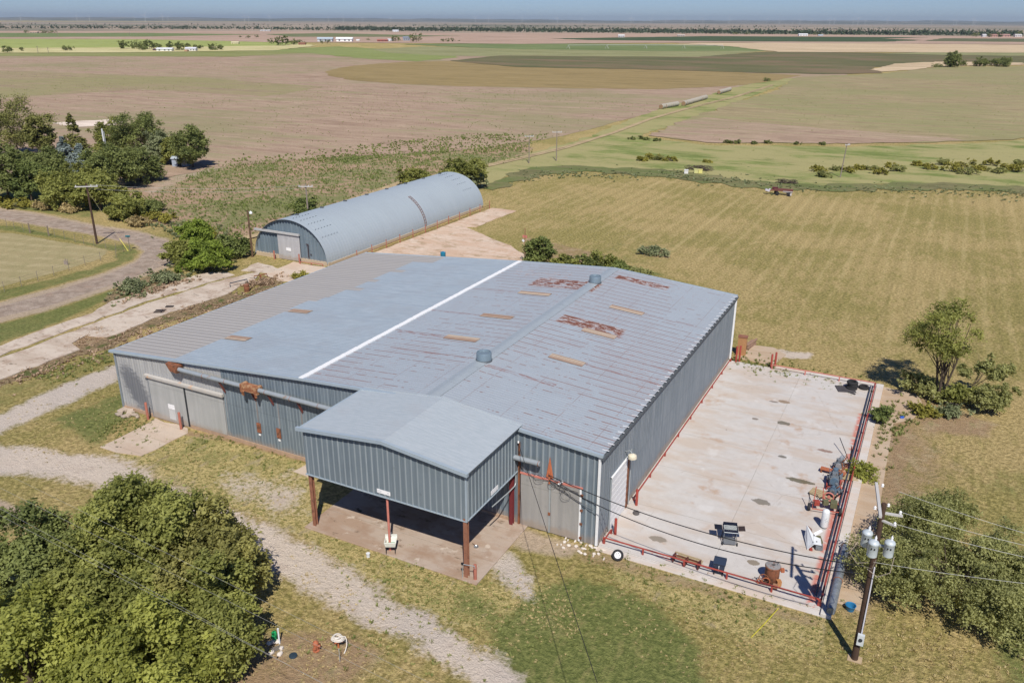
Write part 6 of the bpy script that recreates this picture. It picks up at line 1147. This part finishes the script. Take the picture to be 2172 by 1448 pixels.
# scattered weeds and tufts
def poly_points(rng,px,n,world=False):
    W=np.array([(p if world else G(*p))[:2] for p in px],float); lo=W.min(0);hi=W.max(0); out=np.zeros((0,2))
    while len(out)<n:
        q=lo+rng.rand(n*2,2)*(hi-lo); q=q[sdist(q,W)<0]; out=np.vstack([out,q])
    return out[:n]
def weeds(name,label,areas,mat,seed,z=0.):
    "areas: list of (px polygon, count, clump radius, height, blades)"
    rng=np.random.RandomState(seed); Vs=[];As=[]
    for px,n,r_,h,nb in areas:
        P_=poly_points(rng,px,n*3); P_=P_+rng.randn(*P_.shape)*(1.2 if r_<.2 else .5); nc=max(4,n//22); cc=P_[rng.choice(len(P_),nc)]; sp_=np.linalg.norm(P_.max(0)-P_.min(0))/math.sqrt(nc)*.16; cl_=cc[rng.randint(0,nc,n)]+rng.randn(n,2)*sp_*(.4+1.2*rng.rand(n,1)); P_=np.where(rng.rand(n,1)<.5,cl_,P_[:n])
        sz=.45+.9*rng.rand(n); c=np.repeat(P_,nb,0); s_=np.repeat(sz,nb)[:,None]; m_=len(c); a=rng.rand(m_)*2*PI; d=np.stack([np.cos(a),np.sin(a)],1); rr=rng.rand(m_,1)
        b0=c+d*rr*r_*s_*.6; tip=c+d*(rr*.6+.5*rng.rand(m_,1))*r_*s_*1.2; hh=h*s_[:,0]*(.5+.6*rng.rand(m_)); wd=np.stack([-d[:,1],d[:,0]],1)*r_*s_*(.22 if r_>.2 else .13)*(.6+rng.rand(m_,1))
        v=np.stack([np.c_[b0-wd,np.zeros(m_)+z],np.c_[b0+wd,np.zeros(m_)+z],np.c_[tip+wd*.6,z+hh],np.c_[tip-wd*.6,z+hh*.9]],1); Vs.append(v.reshape(-1,3))
        t_=np.repeat(rng.rand(n),nb)*.6+rng.rand(m_)*.4; As.append(np.repeat(np.stack([t_,t_,t_,np.ones(m_)],1),4,0))
    V=np.vstack(Vs); return tag(npmesh(name,V,np.arange(len(V)).reshape(-1,4),mat,None,{'leaf':np.vstack(As)}),label,'weeds',None,'stuff')
WF=[(285,430),(450,352),(700,330),(1000,318),(1110,300),(1125,325),(1030,352),(930,378),(840,400),(700,440),(620,470),(560,500),(500,505),(400,495)]
weeds('field_weeds','dark green weeds scattered over the rough field behind the hut',[(WF,6500,.20,.26,12),([(440,345),(1000,285),(1180,285),(1110,320),(700,345)],1300,.3,.3,10)],L_WEED,1,.08)
weeds('stubble_weeds','tiny weeds dotting the pink stubble field',[([(300,300),(700,180),(1300,195),(1400,235),(1100,300),(700,330)],1600,.25,.18,6),([(0,125),(690,130),(680,190),(300,260),(0,250)],1300,.3,.2,5),([(1700,180),(2172,160),(2172,285),(1500,300)],700,.3,.2,5)],L_WEED,2,.07)
weeds('green_tufts','green grass tufts round the slabs, walls and drives',[([(250,900),(420,912),(655,985),(660,1090),(560,1095),(340,1030),(250,960)],420,.12,.07,10),([(640,1112),(1010,1248),(1130,1235),(1240,1260),(1180,1360),(960,1330),(760,1215)],520,.12,.07,10),([(1300,1190),(1740,1330),(1700,1448),(1200,1448)],260,.10,.05,10),([(1570,770),(1630,785),(1640,778),(1580,762)],160,.15,.25,14),([(1660,790),(1850,830),(1850,822),(1670,782)],160,.14,.2,12),([(700,1240),(860,1310),(1050,1448),(900,1400),(720,1290)],90,.16,.10,14),([(180,930),(280,880),(310,895),(240,935)],200,.15,.15,12),([(95,790),(240,740),(250,765),(120,815)],200,.2,.16,12),([(1270,1172),(1757,1310),(1753,1322),(1265,1188)],260,.12,.12,12),([(395,915),(655,977),(655,988),(395,925)],160,.13,.14,12),([(1870,840),(1960,870),(1900,960),(1850,1000)],120,.2,.25,12)],L_TUFT,3)
weeds('straw_tufts','pale dry grass tufts over the yard and lawn',[([(250,900),(420,912),(655,985),(660,1090),(560,1095),(340,1030),(250,960)],600,.11,.05,10),([(640,1112),(1010,1248),(1130,1235),(1240,1260),(1180,1360),(960,1330),(760,1215)],800,.11,.05,10),([(1290,1180),(1757,1318),(1740,1448),(1450,1448),(1300,1240)],700,.11,.05,10),([(540,1180),(700,1290),(980,1448),(560,1448),(560,1250)],700,.10,.05,10),([(0,930),(120,840),(260,800),(300,880),(215,950),(60,960)],400,.11,.05,10),([(1800,1430),(1860,1300),(2172,1420),(2172,1448)],400,.13,.08,10)],L_STRAW2,4)
weeds('strip_weeds','brown and green weeds along the weathered concrete strips',[([(0,812),(170,748),(270,705),(480,630),(600,590),(560,625),(350,705),(240,745),(0,835)],520,.22,.16,10),([(200,690),(250,700),(190,735),(120,740),(110,728)],160,.2,.12,10),([(230,655),(350,600),(440,590),(350,612),(240,650)],170,.3,.25,12),([(540,600),(600,580),(580,600),(530,612)],120,.3,.3,12)],L_RED,5)
weeds('verge_weeds','olive weeds on the verges of the dirt road and track',[([(215,650),(260,600),(360,560),(440,585),(350,605),(240,655)],200,.28,.22,12),([(280,470),(420,480),(520,505),(500,560),(400,540),(360,500)],380,.3,.35,12),([(1040,405),(1150,365),(1400,366),(1700,395),(2172,405),(2172,420),(1760,408),(1400,378),(1150,378)],700,.35,.2,10)],L_GREY,6,.09)
# ------------------------------------------------------------------ far away: trees, farms, woods, turbines
FT=[(16,112,98,9),(47,109,101,4),(143,108,97,9),(262,104,86,10),(290,104,88,11),(302,107,97,8),(318,105,87,12),(336,104,94,8),(361,102,89,7),(381,107,91,10),(398,101,92,6),(414,101,95,4),(425,104,96,6),(452,107,94,9),(468,106,96,7),(510,80,76,3),(527,81,75,5),(545,80,74,4),(576,94,83,7),(594,97,80,11),(606,97,78,10),(622,96,83,9),(634,95,84,7),(647,95,88,3),(684,93,86,5),(694,93,85,6),(781,86,82,4),(840,88,75,9),(864,84,77,7),(883,89,72,12),(939,89,82,4),(949,89,81,5),(960,89,81,4),(974,88,85,3),(55,71,65,6),(92,71,64,6),(104,71,65,7),(116,71,66,5),(2020,143,112,17),(2043,140,130,8),(2078,141,122,14),(2107,140,127,10),(2128,142,122,17),(1987,143,136,10),(1627,173,166,8),(1560,74,69,6),(1585,74,69,5),(1730,75,70,6),(1776,74,70,4),(2070,79,70,7),(2120,79,68,6),(2100,79,72,5),(2160,78,66,7)]
pos_=lambda x: 'far left' if x<300 else 'left' if x<700 else 'middle' if x<1300 else 'right' if x<1900 else 'far right'
ft_by={}
for i,(x,yb,yt,hw) in enumerate(FT):
    h=hgt(x,yb,x,yt); p=at(x,yb); r_=hw/ppm((p[0],p[1],0)); big=x>1900 and yb>100
    near_=yb>100; tree('farm_tree','distant dark green farm tree','tree',p,h,(r_,r_,h*.47),30 if near_ else 16,(9000 if big else 2600) if near_ else 1300,r_*.32,h*(.035 if big else .055),L_DARK,300+i,None,trunk=.3,zc=h*.55,bottom=-.9)
# labels by what they stand beside
def lab(o,s): o['label']=s
fts=[o for o in bpy.data.objects if o.name.startswith('farm_tree')]
spec=dict(enumerate(['distant dark tree at the left picture edge beyond the stubble', 'thin sparse bush second from left beyond the stubble', 'round grey green bush alone in the pale straw field', 'distant tree standing apart left of the mobile home cluster', 'leftmost tree of the cluster left of the white mobile home', 'low bush in the cluster left of the white mobile home', 'broadest tree of the cluster left of the white mobile home', 'tree behind the left end of the white mobile home', 'small tree behind the middle of the white mobile home', 'tree between the white mobile home and the white house', 'tree behind the left end of the far white house', 'small tree behind the right end of the far white house', 'small tree just right of the far white house', 'left one of the tree pair right of the far white house', 'right one of the tree pair right of the far white house', 'tiniest of the three small trees on the bare pink field', 'middle one of the three small trees on the bare pink field', 'right one of the three small trees on the bare pink field', 'leftmost tree of the clump beside the low rusty shed', 'second tree of the clump beside the low rusty shed', 'tallest tree of the clump beside the low rusty shed', 'tree right of the tallest in the rusty shed clump', 'tree touching the low rusty shed on its left', 'small bush right of the low rusty shed', 'left bush in front of the grey metal barn', 'right bush in front of the grey metal barn', 'small tree left of the red brown farmhouse', 'distant tree right of the red brown farmhouse and white garage', 'low tree in front of the blue grey farmhouse', 'tall distant tree right of the blue grey farmhouse', 'left one of three bushes in a row on the far verge', 'middle one of three bushes in a row on the far verge', 'right and tallest of three bushes in a row on the far verge', 'tiny bush right of the three in a row on the far verge', 'tree left of the tan roofed house near the horizon', 'first tree right of the tan roofed house near the horizon', 'middle tree right of the tan roofed house near the horizon', 'last tree right of the tan roofed house near the horizon', 'largest of the far trees on the right, tall and round', 'small bush at the foot of the tall far right tree', 'rounded bush standing alone between tall tree and hedge-like pair', 'left part of the hedge-like bush pair at far right', 'right broad part of the hedge-like bush pair at far right', 'low bush left of the tall far right tree', 'single bush beyond the farthest hay bales', 'left tree before the tree belt left of the white barn', 'right tree before the tree belt left of the white barn', 'tree between the far white barn and grey blue shed', 'small tree right of the grey blue far shed', 'tree at the left of the red roofed hamlet', 'tree between the left two red roofed hamlet houses', 'low tree in front of the left hamlet house', 'dark tree at the right end of the red roofed hamlet']))
for i,o in enumerate(fts):
    if i in spec: lab(o,spec[i])
def house(label,x,y,w_,hpx,c,rc,cat='house',name='farm_house',dep=None,rz=None,flat=False):
    p=at(x,y); k=ppm(p+(0,) if len(p)==2 else p); W=w_/k; H=hpx/k; dep=dep or max(6,W*.45); o=thing(name,label,cat,p,math.atan2(CR[1],CR[0]) if rz is None else rz)
    wl=MB().box(-W/2,W/2,0,dep,0,H*.62).build('wall',plain('w_%d_%d'%(x,y),c,.7,0,.05,.2),o)
    q=MB(); e=.04*W; z0=H*.62
    q.add([(-W/2-e,-e,z0),(W/2+e,-e,z0),(W/2+e,dep/2,H),(-W/2-e,dep/2,H),(W/2+e,dep+e,z0),(-W/2-e,dep+e,z0)],[(0,1,2,3),(3,2,4,5),(1,4,2),(0,3,5),(0,5,4,1)]); q.build('roof',plain('r_%d_%d'%(x,y),rc,.6,0,.05,.2),o)
    wm=plain('far_window',(.05,.06,.07),.3)
    for t_ in (-.3,.05,.32): MB().box(W*t_-W*.05,W*t_+W*.05,-.06,0,H*.2,H*.45).build('window',wm,o)
    return o
house('long white mobile home among far left trees',348,109,32,7,(.72,.74,.76),(.70,.72,.75)); house('white house right of the mobile home, partly behind trees',404,109,22,8,(.62,.62,.64),(.60,.61,.66)); q=house('small dark red vehicle shed at the left of the mobile home',328,108,8,4,(.10,.04,.06),(.08,.04,.06),'shed','farm_shed'); house('tiny orange tan shed between mobile home and white house',394,110,6,4,(.50,.28,.16),(.45,.30,.2),'shed','farm_shed')
house('pale yellow stack of bales beyond the far left trees',498,94,15,5,(.62,.56,.34),(.66,.60,.38),'stack','straw_stack'); house('grey metal barn left of the white barn',689,89,31,9,(.50,.55,.58),(.42,.50,.56),'barn','metal_barn'); house('large white metal barn in the far middle distance',730,89,33,9,(.80,.82,.82),(.78,.82,.83),'barn','metal_barn'); house('small white shed right of the white barn',759,88,7,4,(.75,.75,.74),(.7,.7,.7),'shed','farm_shed'); house('red brown farmhouse in the far distance',811,89,22,5,(.34,.11,.08),(.36,.14,.11)); house('white garage right of the red brown farmhouse',828,88,12,5,(.72,.74,.76),(.62,.66,.70),'garage','garage'); house('blue grey farmhouse between two distant trees',862,87,14,9,(.28,.31,.36),(.18,.20,.24)); house('rusty low shed by the left far trees',640,96,14,5,(.32,.15,.10),(.30,.14,.09),'shed','farm_shed')
house('tan roofed house at the far left horizon',71,71,16,4,(.55,.42,.36),(.52,.36,.28)); house('white sheds below the far horizon, left of middle',562,67,20,3,(.70,.70,.70),(.68,.68,.68),'shed','farm_shed'); house('white shed by the far tree belt in the middle',839,68,12,4,(.72,.74,.78),(.7,.72,.76),'shed','farm_shed'); house('grey open barn on the bare pink field',1318,80,13,6,(.45,.46,.48),(.6,.6,.6),'barn','metal_barn'); house('tan barn right of the grey open barn',1445,78,15,4,(.46,.40,.36),(.5,.46,.42),'barn','metal_barn'); house('white barn before the right tree belt',1704,77,18,5,(.76,.77,.78),(.74,.76,.78),'barn','metal_barn'); house('low grey blue shed right of the far white barn',1741,77,10,3,(.5,.55,.62),(.5,.55,.62),'shed','farm_shed')
for x,w_,c,lb in ((2108,16,(.42,.24,.2),'left red roofed house of the far right hamlet'),(2132,20,(.46,.28,.24),'middle red roofed house of the far right hamlet'),(2160,14,(.6,.58,.58),'pale house at the right picture edge hamlet'),(2088,8,(.6,.6,.62),'small pale shed left in the far right hamlet')): house(lb,x,79,w_,6,c,mul(c,.8))
pv=thing('irrigation_pivot','long centre pivot sprinkler standing in the far green crop','irrigation machine',at(1370,98)); pts=[G(x,y)*np.array([1,1,0]) for x,y in ((1205,104),(1287,103.5),(1369,103.5),(1450,103.5),(1532,104))]
mb=MB(); mb.tube([tuple(p+np.array([0,0,4.])) for p in pts],.25,5); mb.build('pipe',WS,pv,True)
for p in pts: MB().tube([tuple(p+np.array([-2,0,0])),tuple(p+np.array([0,0,4.2])),tuple(p+np.array([2,0,0]))],.28,4).build('tower',WS,pv,True)
# belts of far woodland
def wood(label,pts,dep,h,n,seed,mat):
    rng=np.random.RandomState(seed); W=[G(*p)[:2] for p in pts]; L=np.array([np.linalg.norm(W[i+1]-W[i]) for i in range(len(W)-1)]); cl=[]
    for k in range(n):
        s_=rng.choice(len(L),p=L/L.sum()); t_=rng.rand(); p=W[s_]+(W[s_+1]-W[s_])*t_; hh=h*(.55+.7*rng.rand()**1.5); d_=rng.rand()*dep; v=(p-CAMP[:2]); v/=np.linalg.norm(v); p=p+v*d_; cl.append((np.array([p[0],p[1],hh*.5]),hh*.55))
    V,F,A=leaves(rng,cl,n*22,h*.17,.95); V[:,2]=np.maximum(V[:,2],.2); return tag(npmesh('woodland',V,F,mat,None,{'leaf':A}),label,'woodland',None,'stuff')
L_FAR=leafmat('leaf_far',(.045,.07,.04),(.10,.135,.075),.1)
wood('dark belt of distant trees running across the middle and right',[(720,65),(860,67),(1050,68.5),(1250,70.5),(1450,72),(1600,73.5),(1800,75),(1990,76),(2250,79)],320,10.5,3600,1,L_FAR); wood('thin belt of distant trees across the left',[(-60,62),(150,62),(400,63),(560,64),(720,66)],300,9,900,2,L_FAR); wood('low line of trees on the far plain, upper right',[(1700,64),(1900,66),(2200,69)],400,9,200,3,L_FAR); wood('faint far tree line below the horizon on the left',[(-60,55),(300,55),(700,57),(1200,59)],900,9,300,4,L_FAR); wood('scattered trees on the far plain in the middle',[(1000,58),(1300,60),(1700,61)],1500,10,160,5,L_FAR)
# wind turbines on the skyline
TW=plain('turbine_white',(.82,.83,.84),.5)
def turbine(loc,rz,ph):
    o=thing('wind_turbine','faint white wind turbine on the skyline','wind turbine',loc,rz,'wind turbines along the horizon'); MB().tube([(0,0,0),(0,0,82)],[1.7,1.1],6).build('tower',TW,o,smooth=True); MB().box(-2.4,2.4,-4,5,81,86).build('nacelle',TW,o)
    b=MB()
    for k in range(3):
        a=ph+k*2*PI/3; d=(math.sin(a),math.cos(a)); n=(d[1],-d[0]); b.add([(n[0]*-1.0,-5.4,83.5+n[1]*-1.0),(n[0]*1.0,-5.4,83.5+n[1]*1.0),(d[0]*44+n[0]*.5,-5.4,83.5+d[1]*44+n[1]*.5),(d[0]*44-n[0]*.5,-5.4,83.5+d[1]*44-n[1]*.5),(n[0]*-1.0,-4.8,83.5+n[1]*-1.0),(n[0]*1.0,-4.8,83.5+n[1]*1.0),(d[0]*44+n[0]*.5,-4.8,83.5+d[1]*44+n[1]*.5),(d[0]*44-n[0]*.5,-4.8,83.5+d[1]*44-n[1]*.5)],[(0,1,2,3),(7,6,5,4),(0,4,5,1),(1,5,6,2),(2,6,7,3),(3,7,4,0)])
    b.build('rotor',TW,o); return o
TX=[34,100,127,177,281,304,387,407,439,449,590,598,636,745,772,807,859,1016,1040,1102,1167,1212,1303,1307,1340,1367,1402,1435,1484,1554,1577,1602,1615,1637,1670,1678,1713,1722,1735,1776,1858,1899,1904,1935,1938,2032,2069,2138]
rng=random.Random(7); protos=[]
for i,x in enumerate(TX):
    Dd=rng.uniform(12500,16500); d=CF+CR*(x-1086)/FPX; d=d[:2]/np.linalg.norm(d[:2]); loc=(CAMP[0]+d[0]*Dd,CAMP[1]+d[1]*Dd,0); rz=math.atan2(d[1],d[0])-PI/2+rng.uniform(-.4,.4); s_=rng.uniform(.72,1.0)
    if i<4: o=turbine(loc,rz,rng.uniform(0,2)); protos.append(o)
    else: o=dup(protos[i%4],loc,rz)
    o.scale=(s_,s_,s_)
# thin distant poles in the left fields
for i,(x,y0,y1,lb) in enumerate(((81,113,98,'thin far pole with crossarm in the left straw field'),(103,113,101,'thin bare far pole right of the one with crossarm'),(123,79,62,'pale thin pole against the far left green field'),(275,76,69,'pale thin pole standing in the far dark field'))):
    h=hgt(x,y0,x,y1); q=thing('far_pole',lb,'pole',at(x,y0)); MB().tube([(0,0,0),(0,0,h)],.22 if y0>100 else .4,5).build('shaft',PWG,q); MB().box(-1.4,1.4,-.1,.1,h*.92,h*.95).build('crossarm',PWG,q)
# ------------------------------------------------------------------ air
hz_=NT('haze_air'); out=hz_.t.nodes['Material Output']; hz_.t.nodes.remove(hz_.b); pvn=hz_.t.nodes.new('ShaderNodeVolumePrincipled'); pvn.inputs['Color'].default_value=(.76,.88,1,1); pvn.inputs['Density'].default_value=4.2e-5; pvn.inputs['Anisotropy'].default_value=.2
hz_.t.links.new(pvn.outputs[0],out.inputs['Volume'])
hb=MB().box(-33500,33500,-33000,33500,-3,210).build('haze',hz_.m); tag(hb,kind='stuff')
